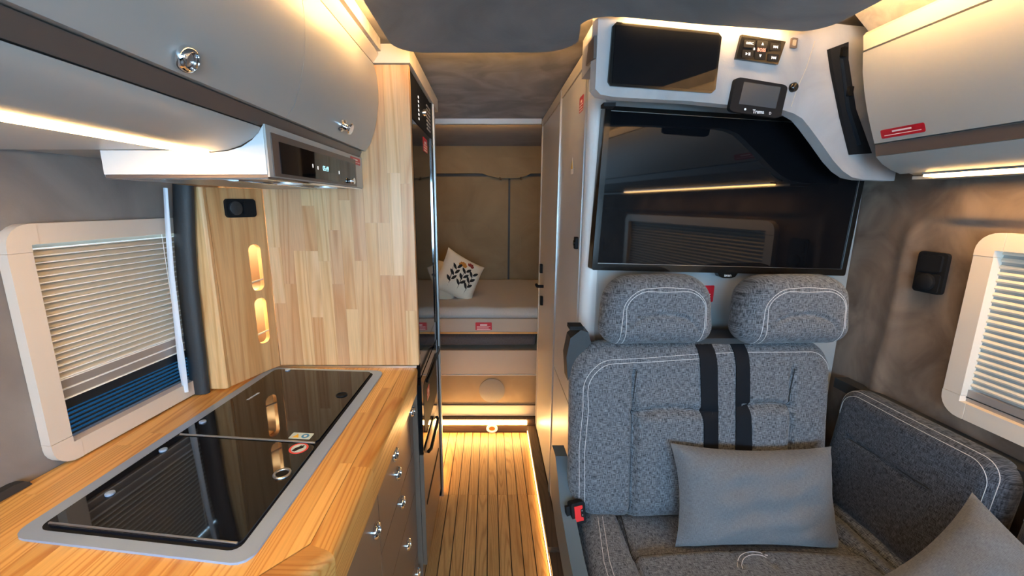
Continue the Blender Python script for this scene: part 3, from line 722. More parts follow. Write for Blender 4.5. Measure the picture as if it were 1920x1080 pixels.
# ------------------------------------------------------------------ bed platform seen past the aisle
bd = thing('bed_platform', 'fixed cross bed platform with cream panels at the end of the aisle', 'bed', (0, 2.6, 0))
yf = YN(2.535)
prism('lower_panel', yf, [(-.93,.083),(.31,.083),(.31,.157),(-.93,.157)], -.03, .004, 'bedpanel', bd, .002)
prism('speaker_panel', yf, [(-.93,.159),(.31,.159),(.31,.364),(-.93,.364)], -.03, -.008, 'rearfab', bd)
lathe('speaker_grille', Fr((0,2.543,0),(1,0,0),(0,0,1)), [(.083,0),(.083,.004),(.080,.005)], 'grille', bd, 40, .012, .258)
prism('light_lip', yf, [(-.93,.366),(.31,.366),(.31,.371),(-.93,.371)], -.03, .004, 'lacquer_white', bd)
prism('upper_panel', yf, [(-.93,.373),(.31,.373),(.31,.535),(-.93,.535)], -.03, .002, 'bedpanel', bd, .003)
prism('bunk_rail', yf, [(-.93,.660),(.31,.660),(.31,.745),(-.93,.745)], -.03, .008, 'bedpanel', bd, .006)
prism('rail_lip', yf, [(-.93,.648),(.31,.648),(.31,.658),(-.93,.658)], -.03, .010, 'pine_x', bd)
box('platform', -.93, 1.2, 2.57, 3.57, .655, .731, 'cream', bd); box('base_board', -.93, 1.2, 2.57, 3.57, .45, .53, 'cream', bd)
sd = bd
red_label(YN(2.5265), -.092, .010, .672, .722, 'red sticker on the bed rail', 4)
lm, _ = pad('lower_mattress', Fr((-.31, 2.80, .592), (1,0,0), (0,0,1)), 1.24, .104, .5, 'mattress', None, rc=.03, er=.03, nu=50, nv=12)
tag(lm, 'dark grey lower mattress between the two bed rails', 'mattress')
um, _ = pad('mattress', Fr((.13, 3.055, .775), (1,0,0), (0,1,0)), 2.1, 1.03, .07, 'sheet', None, rc=.05, er=.035, nu=60, nv=40, fn=lambda a, b: .002*math.sin(a*9+b*3)+.003*math.exp(-((a-.0-.25*b)/.012)**2)-.004*math.exp(-((a-.10)/.01)**2)+.002*math.sin(a*23))
tag(um, 'bed mattress under a cream cover with soft folds', 'mattress')
def pillow(name, fr, w, h, t, mat, sag=.06, wr=.0):
    V, UV, F = [], [], []; n = 36
    for sgn in (1, -1):
        for i in range(n+1):
            for j in range(n+1):
                u, v = i/n*2-1, j/n*2-1
                a = w/2*u*(1-sag*(1-v*v)); b = h/2*v*(1-sag*1.4*(1-u*u))
                th = t/2*((1-u**4)*(1-v**4))**.55
                th += wr*(math.sin(u*9+v*4)+math.sin(v*11-u*3))*(1-u*u)*(1-v*v)+wr*1.5*math.sin((u-v)*12)*max(0, abs(u*v))*(1-u*u)*(1-v*v)*3
                V.append(fr.p(a, b, sgn*th)); UV.append((a+1, b+1))
    N = (n+1)**2
    for i in range(n):
        for j in range(n):
            q = [i*(n+1)+j, (i+1)*(n+1)+j, (i+1)*(n+1)+j+1, i*(n+1)+j+1]
            F.append(tuple(q)); F.append(tuple(N+k for k in q[::-1]))
    bm = bmesh.new(); me = bpy.data.meshes.new('t'); me.from_pydata(V, [], F)
    def S_(u, v, lift=0):
        a = w/2*u*(1-sag*(1-v*v)); b = h/2*v*(1-sag*1.4*(1-u*u)); th = t/2*(max(0,(1-u**4)*(1-v**4)))**.55
        th += wr*(math.sin(u*9+v*4)+math.sin(v*11-u*3))*(1-u*u)*(1-v*v)+wr*1.5*math.sin((u-v)*12)*max(0, abs(u*v))*(1-u*u)*(1-v*v)*3
        return fr.p(a, b, th+lift)
    bm.free(); bpy.data.meshes.remove(me)
    return add(name, V, F, mat, None, True, uvs=UV), S_
# plain white pillow and embroidered cushion on the bed
pw, _ = pillow('pillow', Fr((-.43, 2.95, .925), (.8,-.1,-.25), (.1,.75,.55)), .42, .40, .14, 'linen', wr=.004)
tag(pw, 'plain cream pillow behind the embroidered cushion on the bed', 'pillow')
fc, fS = pillow('embroidered_cushion', Fr((-.215, 2.85, .955), (.80,.25,-.50), (.33,.40,.80)), .30, .30, .12, 'linen', wr=.003)
tag(fc, 'cream cushion embroidered with black leaves and an orange flower on the bed', 'cushion')
def leaf(u, v, ang, L_, W_, m, nm='embroidered_leaf'):
    ca, sa = math.cos(ang), math.sin(ang); pts = []; V = []; k = 6
    for i in range(k+1):
        s = i/k; wd_ = W_*math.sin(math.pi*s)**.8
        for sg in (-1, 1):
            a, b = s*L_, sg*wd_; V.append(fS(u+a*ca-b*sa, v+a*sa+b*ca, .0015))
    F = [(2*i, 2*i+1, 2*i+3, 2*i+2) for i in range(k)]
    add(nm, V, F, m, fc)
for (u0, ang0) in ((-.45, 1.75), (.02, 1.62), (.40, 1.50)):
    for q in range(3):
        leaf(u0+q*.04, -.50+q*.32, ang0+.65, .36, .070, 'blackthread'); leaf(u0+q*.04, -.40+q*.32, ang0-.75, .36, .070, 'blackthread')
    leaf(u0-.01, -.75, ang0-.05, 1.1, .018, 'blackthread')
for q in range(5): leaf(-.15, .45, .5+q*.6, .24, .09, 'orange', 'embroidered_petal')
for q in range(4): leaf(.22, .62, .3+q*.7, .2, .08, 'reddish', 'embroidered_petal')

# ------------------------------------------------------------------ television
tv = thing('television', 'large wall mounted flat black television above the grey bench', 'television', (.74, 1.33, 1.22))
tvo = Vector((.311, 1.270, 1.251)); tvu = Vector((.849, .082, -.032)).normalized(); tvv = Vector((.0, .0, 1)); tvv = (tvv - tvu*tvv.dot(tvu)).normalized()
tf = Fr(tvo, tvu, tvv); TW, THt = .853, .473
prism('housing', tf, rr(0, TW, 0, THt, .006, 3), -.036, -.004, 'gloss_black', tv, .002)
holed('bezel', tf, rr(0, TW, 0, THt, .006, 3), [[(.017,.021),(TW-.015,.021),(TW-.015,THt-.012),(.017,THt-.012)]], -.0039, .003, 'gloss_black', tv)
prism('screen', tf, [(.0165,.0205),(TW-.0145,.0205),(TW-.0145,THt-.0115),(.0165,THt-.0115)], -.0038, -.001, 'glass_black', tv)
tube('inner_trim', [tuple(tf.p(a, b, .0005)) for a, b in ((.017,THt-.012),(.017,.021),(TW-.015,.021),(TW-.015,THt-.012))], .0012, 'steel', tv, cyc=True, k=5)
tb = prism('badge_tab', tf, [(.412,0.001),(.482,.001),(.474,-.012),(.460,-.017),(.434,-.017),(.420,-.012)], -.02, -.001, 'gloss_black', tv, .001)
text('badge_lettering', 'axen', tf, .448, -.0075, .013, 'white', tb, -.0006)
red_label(Fr((0.31,wy(.31)-.0006,0), (1,.0964,0), (0,0,1)), .300, .432, 1.130, 1.186, 'red sticker on the white panel between the two headrests', 7)

# ------------------------------------------------------------------ overhead control console wrapped in pale suede
cs = thing('overhead_console', 'pale suede overhead console above the television holding screens', 'console', (.6, 1.15, 1.7))
co = Fr((.24, 1.06, 0), (1, .2037, 0), (0,0,1))
def cpt(x): return (x-.24)*math.sqrt(1+.2037**2)
oc = [(.248,1.716),(.262,1.704),(.30,1.700),(.50,1.700),(.70,1.693),(.77,1.690),(.80,1.684),(.83,1.672),(.855,1.652),(.90,1.612),(.95,1.566),(.985,1.540),(1.02,1.523),(1.06,1.517),(1.17,1.515),(1.17,1.905),(.262,1.905),(.248,1.895)]
prism('body', co, [(cpt(a), b) for a, b in oc], -.032, 0, 'console', cs, .012, 4)
prism('back_box', ZP(0), [(.262,1.125),(.262,1.295),(1.17,1.382),(1.17,1.28)], 1.80, 1.90, 'console', cs)
tube('seam', [tuple(co.p(cpt(a), b, .0003)) for a, b in ((.835,1.860),(.822,1.80),(.80,1.74),(.79,1.70))], .0009, 'pleat', cs, k=5)
tb_ = thing('tablet_screen', 'large glossy black touch screen on the left of the overhead console', 'screen', co.p(cpt(.42),1.72))
tbf = Fr(co.o, co.u, co.v)
prism('bezel', co, [(cpt(a), b) for a, b in [(.284,1.723),(.550,1.720),(.560,1.729),(.563,1.848),(.553,1.857),(.290,1.860),(.281,1.851),(.277,1.732)]], .0005, .006, 'gloss_black', tb_, .001, 1)
prism('screen', co, [(cpt(a), b) for a, b in [(.286,1.729),(.553,1.726),(.556,1.850),(.288,1.853)]], .0061, .0072, 'glass_black', tb_)
rp_ = thing('audio_remote', 'black audio control panel with lit buttons on the console', 'control panel', co.p(cpt(.67),1.79))
prism('body', co, [(cpt(a), b) for a, b in [(.607,1.802),(.728,1.796),(.742,1.850),(.616,1.857)]], .0005, .008, 'gloss_black', rp_, .002)
rf = Fr(co.p(cpt(.674), 1.826, .0085), co.u, co.v)
for (a, b) in ((-.036,.011), (.001,.012), (.040,.009), (-.038,-.012), (-.001,-.014), (.037,-.016)):
    prism('button', rf, rr(a-.0155, a+.0155, b-.0085, b+.0085, .002, 2), -.0005, .001, 'black', rp_, .0004, 1)
rf2 = Fr(rf.p(0,0,.0012), co.u, co.v)
def tri(a, b, s, dr, nm='play_symbol'):
    q = {'u': [(-1,-.8),(1,-.8),(0,1)], 'd': [(-1,.8),(1,.8),(0,-1)], 'r': [(-.8,-1),(1,0),(-.8,1)], 'l': [(.8,-1),(-1,0),(.8,1)]}[dr]
    prism(nm, rf2, [(a+x*s, b+y*s) for x, y in q], 0, .0004, 'iconlit', rp_)
tri(.001, .013, .0032, 'u'); tri(-.002, -.014, .0032, 'd')
tri(.036, .009, .0030, 'r'); tri(.0415, .009, .0030, 'r'); prism('bar_symbol', rf2, [(.045,.006),(.0462,.006),(.0462,.012),(.045,.012)], 0, .0004, 'iconlit', rp_)
tri(.0365, -.016, .0030, 'l'); tri(.042, -.016, .0030, 'l'); prism('bar_symbol', rf2, [(.0318,-.019),(.033,-.019),(.033,-.013),(.0318,-.013)], 0, .0004, 'iconlit', rp_)
tri(-.042, -.012, .0030, 'r'); 
for q in (-.036, -.033): prism('bar_symbol', rf2, [(q,-.015),(q+.0013,-.015),(q+.0013,-.009),(q,-.009)], 0, .0004, 'iconlit', rp_)
text('power_lettering', 'O/SRC', rf2, -.036, .012, .0075, 'iconlit', rp_, 0); text('lit_lettering', 'BOSS', rf2, 0, -.001, .0105, 'redlit', rp_, 0, bold=.0002)
text('bluetooth_symbol', 'B', rf2, -.0215, .0, .008, 'iconlit', rp_, 0)
hc_ = thing('heater_control', 'rounded black heating control unit with dim screen on the console', 'control panel', co.p(cpt(.68),1.705))
prism('body', co, [(cpt(.600+.153*((a+1)/2)+.010*(b+1)/2), 1.7135+.0405*(b)-.006*(a)) for a, b in [(p[0], p[1]) for p in rr(-1,1,-1,1,.22,5)]], .0005, .011, 'black', hc_, .003)
hcf = Fr(co.p(cpt(.682), 1.716, .0115), co.u, co.v)
prism('screen', hcf, [(-.058,-.019),(.052,-.026),(.060,.026),(-.050,.033)], 0, .0006, 'lcd', hc_)
text('unit_lettering', 'Truma', hcf, .002, -.0355, .0125, 'white', hc_, .0002, bold=.0003)
prism('round_key', hcf, disc(-.038,-.031,.0028), 0, .0006, 'white', hc_); text('back_symbol', 'D', hcf, .038, -.038, .009, 'white', hc_, .0002)
rb = tag(lathe('round_button', co, [(.0115,.0005),(.0115,.008),(.007,.012)], 'gloss_black', None, 20, cpt(.786), 1.746), 'small round black button right of the heating control', 'button')
cb = thing('console_bracket', 'small square metal bracket on the right top of the console', 'bracket', co.p(cpt(.77),1.85))
prism('plate', co, rr(cpt(.762), cpt(.780), 1.838, 1.862, .002, 2), .0005, .005, 'bronze', cb, .001, 1); prism('insert', co, rr(cpt(.765), cpt(.775), 1.843, 1.857, .002, 2), .005, .006, 'alu', cb)
pl = tag(prism('dark_side_plate', XN(.247), [(-1.145,1.790),(-1.062,1.782),(-1.066,1.832),(-1.125,1.835)], 0, .006, 'bronze', None, .001, 1), 'dark glossy plate on the left side of the console', 'plate')
lf = thing('console_foot_clip', 'tiny black clip under the left end of the console', 'clip', (.29, 1.15, 1.695))
box('clip_body', .285, .315, 1.12, 1.15, 1.690, 1.699, 'black', lf, .002)
bs = thing('belt_guide_panel', 'long black belt guide panel let into the pale suede beside the cabinet', 'belt guide', co.p(cpt(.96),1.58))
prism('plate', co, [(cpt(a), b) for a, b in [(.875,1.842),(.928,1.862),(.936,1.82),(.985,1.70),(1.062,1.588),(.996,1.583),(.945,1.68),(.895,1.79)]], .0005, .010, 'black', bs, .003)
prism('slot', co, [(cpt(a), b) for a, b in [(.908,1.82),(.918,1.82),(.965,1.70),(1.02,1.61),(1.008,1.607),(.952,1.70)]], .0102, .0108, 'screen', bs)
for (a, b) in ((.906,1.835), (.944,1.742)): prism('clip', co, rr(cpt(a), cpt(a+.014), b-.012, b+.012, .002, 2), .0105, .018, 'gloss_black', bs, .002)

# ------------------------------------------------------------------ right wall cabinet
rc_ = thing('wall_cabinet', 'pale overhead cabinet above the right hand window', 'cabinet', (1.1, .6, 1.52))
RY = 1.145
prism('body', YN(0), [(1.205,1.524),(1.12,1.524),(1.06,1.548),(1.022,1.578),(1.022,1.602),(.985,1.70),(.955,1.80),(.950,1.858),(1.205,1.87)], -RY, 1.2, 'lacquer', rc_)
prism('curved_pelmet', YN(0), [(1.084,1.527),(1.058,1.537),(1.032,1.552),(1.012,1.571),(1.021,1.577),(1.045,1.560),(1.084,1.543)], -RY, 1.2, 'lacquer', rc_, smooth=True)
prism('underside', YN(0), [(1.118,1.513),(1.205,1.513),(1.205,1.521),(1.118,1.521)], -RY, 1.2, 'lacquer', rc_)
prism('recess_strip', YN(0), [(1.0115,1.572),(1.005,1.600),(1.021,1.602),(1.021,1.578)], -RY, 1.2, 'bronze', rc_)
rd = [(1.000,1.603),(.984,1.640),(.966,1.685),(.951,1.730),(.939,1.775),(.932,1.820)]
dR = prism('door', YN(0), rd+[(a+.016, b) for a, b in rd[::-1]], -1.142, 1.2, 'lacquer', rc_, smooth=True)
prism('cornice', YN(0), [(.932,1.8245),(.948,1.8245),(.960,1.866),(.932,1.866),(.926,1.858)], -1.142, 1.2, 'cream', rc_, .001, 1)
rl = thing('cabinet_light_strip', 'thin warm light strip under the right overhead cabinet', 'light strip', (1.1, .5, 1.52))
box('profile', 1.087, 1.115, .0, 1.09, 1.522, 1.528, 'alu', rl); box('diffuser', 1.0895, 1.1125, .0, 1.088, 1.517, 1.5215, 'ledwarm', rl)
red_label(Fr((.9925,0,1.621), (0,-1,0), (-.36,0,.93)), -1.118, -1.008, -.010, .012, 'long red sticker at the corner of the right overhead cabinet door', 2)

# ------------------------------------------------------------------ windows with pleated blinds
def window(n, fr, s0, s1, z0, z1, wdt, mat, corner, slatmat, zs_bot, cover, style=0):
    w = struct(holed('window_%d' % n, fr, [(s0+.014,z0+.014),(s1-.014,z0+.014),(s1-.014,z1-.014),(s0+.014,z1-.014)], [[(s0+wdt*.6,z0+wdt*.6),(s1-wdt*.6,z0+wdt*.6),(s1-wdt*.6,z1-wdt*.6),(s0+wdt*.6,z1-wdt*.6)]], -.012, .001, mat))
    c = corner; b = .0055; d = .024
    def memb(a0, a1, b0, b1): prism('frame_rail', fr, [(a0,b0),(a1,b0),(a1,b1),(a0,b1)], .001, d, mat, w, b, 3)
    memb(s0, s0+wdt, z0+c, z1-c); memb(s1-wdt, s1, z0+c, z1-c); memb(s0+c, s1-c, z0, z0+wdt); memb(s0+c, s1-c, z1-wdt, z1)
    for (sa, sb, fa, fb) in ((s0,z0,1,1), (s1,z0,-1,1), (s1,z1,-1,-1), (s0,z1,1,-1)):
        R = c*.8; arc = [(sa+fa*(R-R*math.cos(math.radians(t))), sb+fb*(R-R*math.sin(math.radians(t)))) for t in (0,15,30,45,60,75,90)]
        pts = arc+[(sa+fa*(c-.0008), sb), (sa+fa*(c-.0008), sb+fb*wdt), (sa+fa*wdt, sb+fb*wdt), (sa+fa*wdt, sb+fb*(c-.0008)), (sa, sb+fb*(c-.0008))]
        prism('corner_cap', fr, pts, .001, d+.001, mat, w, b*.8, 3)
    i0, i1, j0, j1 = s0+wdt-.002, s1-wdt+.002, z0+wdt, z1-wdt
    n_s = int(round((j1-zs_bot)/cover)); h = (j1-zs_bot)/n_s
    for k in range(n_s):
        zb = zs_bot+k*h
        sfr = Fr(fr.p(i0, 0, 0), fr.v, fr.n)
        if style:
            prism('blind_slat', sfr, [(zb+h*.42,-.008),(zb+h-.0002,-.008),(zb+h*.97,.002),(zb+h*.66,.0055),(zb+h*.42,.0035)], 0, (i1-i0), 'pleat_lit', w)  # pale half of each pleat: LED-lit upper face put into the colour
        else:
            o = prism('blind_slat', sfr, [(zb+.0001,-.008),(zb+h-.0001,-.008),(zb+h*.93,-.004),(zb+h*.18,.0045),(zb+.0001,-.001)], 0, (i1-i0), slatmat, w)
            prism('sunlit_slat_edge', sfr, [(zb+h*.06,.003),(zb+h*.32,.003),(zb+h*.28,.0085),(zb+h*.10,.0085)], 0, (i1-i0), 'railw', o)  # white strip painting the sunlit glint along each slat ridge
    prism('blind_backing', fr, [(i0,zs_bot),(i1,zs_bot),(i1,j1),(i0,j1)], -.0095, -.0081 if not style else -.0005, 'pleat_shade', w)  # added backing: seals daylight leaks; where style is set, paints the pleats' shaded faces
    return w, (i0, i1, j0, j1)
def railbar(w, fr, i0, i1, za, zb, d0, d1, m, nm='blind_rail'): return prism(nm, fr, [(i0,za),(i1,za),(i1,zb),(i0,zb)], d0, d1, m, w, .0012, 1)
w1, (a0, a1, b0, b1) = window(1, FL, .285, .785, .905, 1.412, .041, 'beige_frame', .056, 'pleat', 1.082, .0135)
railbar(w1, FL, a0, a1, 1.062, 1.080, -.006, .008, 'rail'); railbar(w1, FL, a0, a1, 1.080, 1.0825, -.004, .010, 'railw'); railbar(w1, FL, a0, a1, 1.0585, 1.0618, -.004, .010, 'railw')
railbar(w1, FL, a0, a1, 1.040, 1.058, -.006, .007, 'rail'); railbar(w1, FL, a0, a1, 1.0365, 1.0398, -.004, .010, 'railw'); railbar(w1, FL, a0, a1, 1.012, 1.036, -.010, .002, 'screen', 'screen_rail')
for i in range(6): railbar(w1, FL, a0, a1, .950+i*.0102, .9545+i*.0102, -.010, -.004, 'screen', 'screen_pleat')
tube('blind_cord', [tuple(FL.p(.63, 1.07, .010)), tuple(FL.p(.632, 1.37, .010))], .0009, 'railw', w1)
prism('pane', FL, [(a0,b0),(a1,b0),(a1,b1),(a0,b1)], -.024, -.020, 'glass', w1)
FRr = XN(1.218)
w2, (a0, a1, b0, b1) = window(2, FRr, -1.030, .15, .916, 1.383, .042, 'white_frame', .058, 'pleat', .990, .0165, 1)
railbar(w2, FRr, a0, a1, .957, .989, -.006, .008, 'rail'); railbar(w2, FRr, a0, a1, .968, .970, -.002, .010, 'screen')
prism('pane', FRr, [(a0,b0),(a1,b0),(a1,b1),(a0,b1)], -.030, -.026, 'glass', w2)
socket('black power socket with round cap on the right wall beside the window', Fr((1.212,0,0),(0,-1,0),(0,0,1)), -1.132, 1.265, .078, .112, True)
tag(box('wall_ledge', 1.172, 1.216, .0, 1.335, .838, .872, 'rubber', None, .006), 'black rubber ledge along the right wall behind the side cushions', 'ledge')

# ------------------------------------------------------------------ two seat bench
bn = thing('travel_bench', 'grey tweed two seat travel bench with white stitching', 'bench', (.66, 1.0, 0))
th = math.radians(7.5)
bf = Fr((.640, 1.190, .775), (1, .045, 0), (0, math.sin(th), math.cos(th)))
bw, bh = .800, .545
def bfn(a, b):
    g = -.016*(groove(a, -.222, .007)+groove(a, .255, .007))*(1/(1+math.exp((b-.20)/.01)))
    for (x0, x1, zb) in ((-.222, .0, .065), (.115, .255, .075)):
        if x0-.01 < a < x1+.01:
            zz = zb+.012*math.sin(math.pi*(a-x0)/(x1-x0)); g += -.014*groove(b, zz, .0075)
            if b < zz: g += .014*min(1, (zz-b)/.03)*min(1, max(0, (a-x0))/.02)*min(1, max(0, (x1-a))/.02)
    for c in (.004, .098): g += -.006*groove(a, c, .005)
    if abs(b-.225) < .03: g += -.003*groove(b, .215+.0*a, .005)
    g += .0012*math.sin(a*31+b*17)*math.sin(b*23)
    return g
back, bS = pad('backrest', bf, bw, bh, .12, 'tweed', bn, rc=.10, er=.075, fn=bfn, nu=150, nv=100)
for q in (.0, .012):
    stitch(bS, [(-.375+q*1.2,-.25),(-.378+q*1.2,-.05),(-.370+q*1.2,.08)]+arcpath(-.285, .13, .085-q, .095-q, 180, 95)+[(-.20,.228-q),(-.01,.238-q*1.1)], bn)
stitch(bS, [(.012,.238),(.085,.240)], bn); stitch(bS, [(.105,.240),(.30,.238)]+arcpath(.31, .15, .075, .088, 88, 20), bn)
for path in ([(-.222,-.24),(-.222,.06),(-.215,.19)], [(-.222,.065)]+[(-.222+.222*i/8, .065+.012*math.sin(math.pi*i/8)) for i in range(1, 9)], [(.115+.14*i/8, .075+.012*math.sin(math.pi*i/8)) for i in range(9)], [(.255,-.24),(.255,.06),(.262,.19)]):
    stitch(bS, path, bn, 'seam', .0016, name='seam')
# seat cushion
cf_ = Fr((.672, .84, .452), (1, 0, 0), (0, 1, .02))
def sfn(a, b):
    g = -.020*(groove(a, -.285, .009)+groove(a, .335, .009))
    if -.285 < a < .335:
        ins = (b > .125+.02*math.sin((a+.285)*5))
        bb = .125+.02*math.sin((a+.285)*5); g += -.014*groove(b, bb, .008)
        if b > bb: g += -.018*min(1, (b-bb)/.02)
    for c in (-.02, .065): g += -.007*groove(a, c, .005)*(b > .08)
    g += .010*math.exp(-((b+.02)/.10)**2)*math.cos(a*3)
    return g
seatm, sS = pad('seat_cushion', cf_, .83, .66, .15, 'tweed', bn, rc=.07, er=.07, fn=sfn, nu=120, nv=90)
for q in (0, .014): stitch(sS, [(-.372+q,-.30),(-.376+q,-.10),(-.372+q,.10),(-.350+q,.255)], bn)
for q in (0, .010): stitch(sS, arcpath(.035, .045, .075-q, .082-q, 158, 62), bn)
stitch(sS, [(-.285,-.28),(-.285,.10),(-.270,.30)], bn, 'seam', .0018, name='seam')
stitch(sS, [(-.28+.615*i/16, .125+.02*math.sin(.615*i/16*5)) for i in range(17)], bn, 'seam', .0016, name='seam')
stitch(sS, [(-.02,.10),(-.02,.29)], bn, 'seam', .0015, name='seam'); stitch(sS, [(.065,.10),(.065,.29)], bn, 'seam', .0015, name='seam')
piping, _ = pad('rear_roll', Fr((.63, 1.150, .530), (1,0,0), (0,-.3,1)), .66, .05, .05, 'tweed', bn, rc=.02, er=.02, nu=60, nv=10)
box('pedestal', .33, 1.10, .55, 1.25, .02, .385, 'black', bn, .02)
def headrest(x, label_):
    fr = Fr((x, 1.205, 1.142), (1, .05, 0), (0, .10, 1))
    def wp(a, b, d): k = 1-.17*max(0, b/.1)**1.5; k += .07*max(0, -b/.1)**1.3; return a*k, b+.004*math.cos(a*9), d*(1+.15*(b > 0)*b/.1)
    o, hS = pad('headrest', fr, .322, .205, .125, 'tweed', bn, rc=.06, er=.055, fn=lambda a, b: -.009*math.exp(-((b-(-.055+.045*math.sqrt(max(0, 1-(a/.10)**2)))) / .006)**2)*(abs(a) < .1), nu=64, nv=48, warp=wp)
    lab(o, label_)
    for q in (0, .013):
        stitch(hS, [(-.115+q,-.098+q*.2)]+[(-.118+q,-.05)]+arcpath(-.055+q*.3, .01, .062-q*.3, .056-q*.6, 180, 95, 10)+[(0,.068-q)]+arcpath(.062, .005, .062-q*.3, .060-q*.6, 85, 0, 10)+[(.120-q*.4,-.05)]+([(.108,-.092)] if q else []), o)
    return o
headrest(.488, 'left headrest'); headrest(.885, 'right headrest')
# belts laid over the backrest
def belt(a_top, a_bot, w):
    V, F = [], []; n = 40
    for i in range(n+1):
        b = .262-.52*i/n; a = a_top+(a_bot-a_top)*i/n
        for s in (-1, 1): V.append(bS(a+s*w/2, min(b, .262), .004))
    base = len(V)
    for i in range(n+1):
        b = .262-.52*i/n; a = a_top+(a_bot-a_top)*i/n
        for s in (-1, 1): V.append(bS(a+s*w/2, min(b, .262), .001))
    for i in range(n):
        q = 2*i; F.append((q, q+2, q+3, q+1)); F.append((base+q, base+q+1, base+q+3, base+q+2))
        F.append((q, base+q, base+q+2, q+2)); F.append((q+1, q+3, base+q+3, base+q+1))
    o = add('seat_belt', V, F, 'belt', None, True, angle=40)
    return o
bb1 = tag(belt(-.006, .020, .050), 'left of the two black seat belts hanging down the backrest', 'seat belt'); bb2 = tag(belt(.097, .117, .042), 'right of the two black seat belts hanging down the backrest', 'seat belt')
sg = thing('belt_slot_cover', 'black plastic belt outlet on top of the backrest between headrests', 'belt guide', (.69, 1.22, 1.03))
box('cover', .615, .775, 1.195, 1.285, 1.035, 1.056, 'rubber', sg, .008, 3)
bh_ = thing('belt_housing', 'black plastic belt housing on the left shoulder of the bench', 'belt housing', (.26, 1.2, 1.0))
prism('housing', YN(1.215), [(.235,.925),(.262,1.0),(.300,1.045),(.290,1.078),(.268,1.085),(.238,1.06),(.228,1.0)], -.03, .03, 'rubber', bh_, .008, 3)
box('cap', .236, .276, 1.19, 1.235, 1.083, 1.094, 'black', bh_, .003)
# side cover and buckle
#
sc_ = thing('bench_side_cover', 'blue grey moulded plastic cover on the aisle side of the bench', 'side cover', (.23, 1.1, .3))
prism('shell', XN(.246), [(-1.325,.60),(-1.29,.645),(-1.22,.65),(-1.16,.61),(-1.11,.56),(-.95,.525),(-.58,.50),(-.58,.38),(-.95,.40),(-1.15,.42),(-1.27,.46),(-1.32,.53)], -.004, .035, 'teal', sc_, .014, 4)
bk = thing('belt_buckle', 'black seat belt buckle with red button on the aisle side of the bench', 'buckle', (.245, 1.10, .53))
bkf = Fr((.258, 1.075, .560), (.95,.30,0), (-.08,.30,.95))
prism('housing', bkf, rr(-.021,.023,-.030,.030,.006,4), -.022, .004, 'black', bk, .004, 3)
prism('button', bkf, [(-.013,-.021),(.013,-.021),(.013,-.013),(.006,-.010),(.006,.010),(.013,.013),(.013,.021),(-.013,.021)], .004, .007, 'redbtn', bk, .001)
for z in (-.006, .006): prism('contact', bkf, disc(.011, z, .0025, k=10), .004, .006, 'chrome', bk)
prism('bracket', bkf, [(-.032,-.045),(-.021,-.045),(-.021,.020),(-.032,.020)], -.020, -.008, 'black', bk, .002)

# side cushions along the right wall
def side_cushion(y0, y1, label, first):
    yc = (y0+y1)/2; w = y1-y0
    fr = Fr((1.140, yc, .695), (0,-1,0), (.09,0,1))
    def fn(a, b):
        s = a if first else -a
        g = -.008*groove(b, .045-.12*(a+.02)**1*.2, .005)*(-.15 < a < .10)
        return g+.002*math.sin(a*20+b*9)
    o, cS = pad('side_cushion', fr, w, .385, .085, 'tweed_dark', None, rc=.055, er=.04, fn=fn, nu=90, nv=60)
    tag(o, label, 'cushion', 'side cushions')
    r = .045; xx, yy = w/2-.022, .1925-.018
    stitch(cS, [(-xx,.10)]+arcpath(-xx+r, yy-r, r, r, 180, 90, 8)+arcpath(xx-r, yy-r, r, r, 90, 0, 8)+[(xx,-.08)], o)
    xx, yy = w/2-.010, .1925-.006
    stitch(cS, [(-xx,.10)]+arcpath(-xx+r, yy-r, r, r, 180, 90, 8)+arcpath(xx-r, yy-r, r, r, 90, 0, 8)+[(xx,-.08)], o)
    stitch(cS, [(-.14,.042),(.0,.045),(.10,.050)], o, 'seam', .0016, name='seam')
    return o
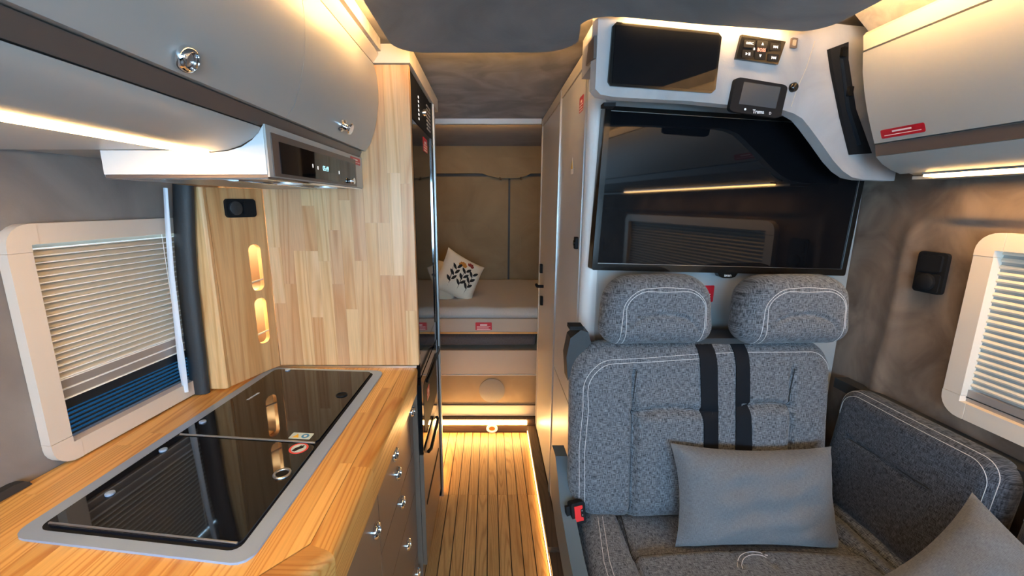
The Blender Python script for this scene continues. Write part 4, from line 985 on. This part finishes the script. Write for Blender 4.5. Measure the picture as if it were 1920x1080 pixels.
side_cushion(.812, 1.248, 'dark grey side cushion against the wall right of the bench', True)
side_cushion(.33, .775, 'nearer dark grey side cushion cut by the right edge', False)
sb, _ = pad('bolster', Fr((1.125, .80, .485), (1,0,.0), (0,1,0)), .12, .80, .10, 'tweed', None, rc=.05, er=.05, nu=24, nv=70)
tag(sb, 'narrow grey seat bolster between bench and side cushion', 'cushion')
box('black_plinth', 1.115, 1.21, .35, 1.24, .0, .425, 'black', None, .01)
bpy.data.objects['black_plinth']['label'] = 'black base box under the seat bolster by the right wall'; bpy.data.objects['black_plinth']['category'] = 'base'
# scatter cushions
p1, _ = pillow('scatter_cushion', Fr((.748, 1.045, .640), (1,.02,-.035), (0,.30,.95)), .470, .280, .13, 'pillow', .085, .005)
tag(p1, 'light grey linen cushion leaning on the bench backrest', 'cushion', 'scatter cushions')
p2, _ = pillow('scatter_cushion', Fr((.985, .595, .640), (.22,-.80,-.42), (.72,.12,.62)), .44, .30, .12, 'pillow', .075, .005)
tag(p2, 'grey linen cushion lying at the lower right corner against the side cushion', 'cushion', 'scatter cushions')

# ------------------------------------------------------------------ ceiling cove lights hidden above the dropped panel
cl = thing('ceiling_light_strip', 'hidden warm light strip above the edge of the ceiling panel', 'light strip', (.2, 1, 1.89))
box('left_run', -.258, -.253, -1.0, 1.17, 1.888, 1.900, 'ledcove', cl)
box('rear_run', -.18, .12, 1.260, 1.265, 1.888, 1.900, 'ledcove', cl)
box('right_run', .800, .805, -1.0, 1.08, 1.888, 1.900, 'ledcove', cl)
prism('console_run', ZP(0), [(.32,1.050),(.50,1.0865),(.74,1.1245),(.74,1.1285),(.50,1.0905),(.32,1.054)], 1.867, 1.882, 'ledconsole', cl)
box('corner_run', .185, .190, 1.06, 1.20, 1.888, 1.900, 'ledcove', cl)
cvl = struct(box('trim_1', -.372, -.322, -1.0, 1.345, 1.890, 1.924, 'cove', None, .004))
cvr = struct(prism('trim_2', YN(0), [(.90,1.924),(.955,1.872),(.975,1.872),(.975,1.924)], -1.16, 1.0, 'cove'))
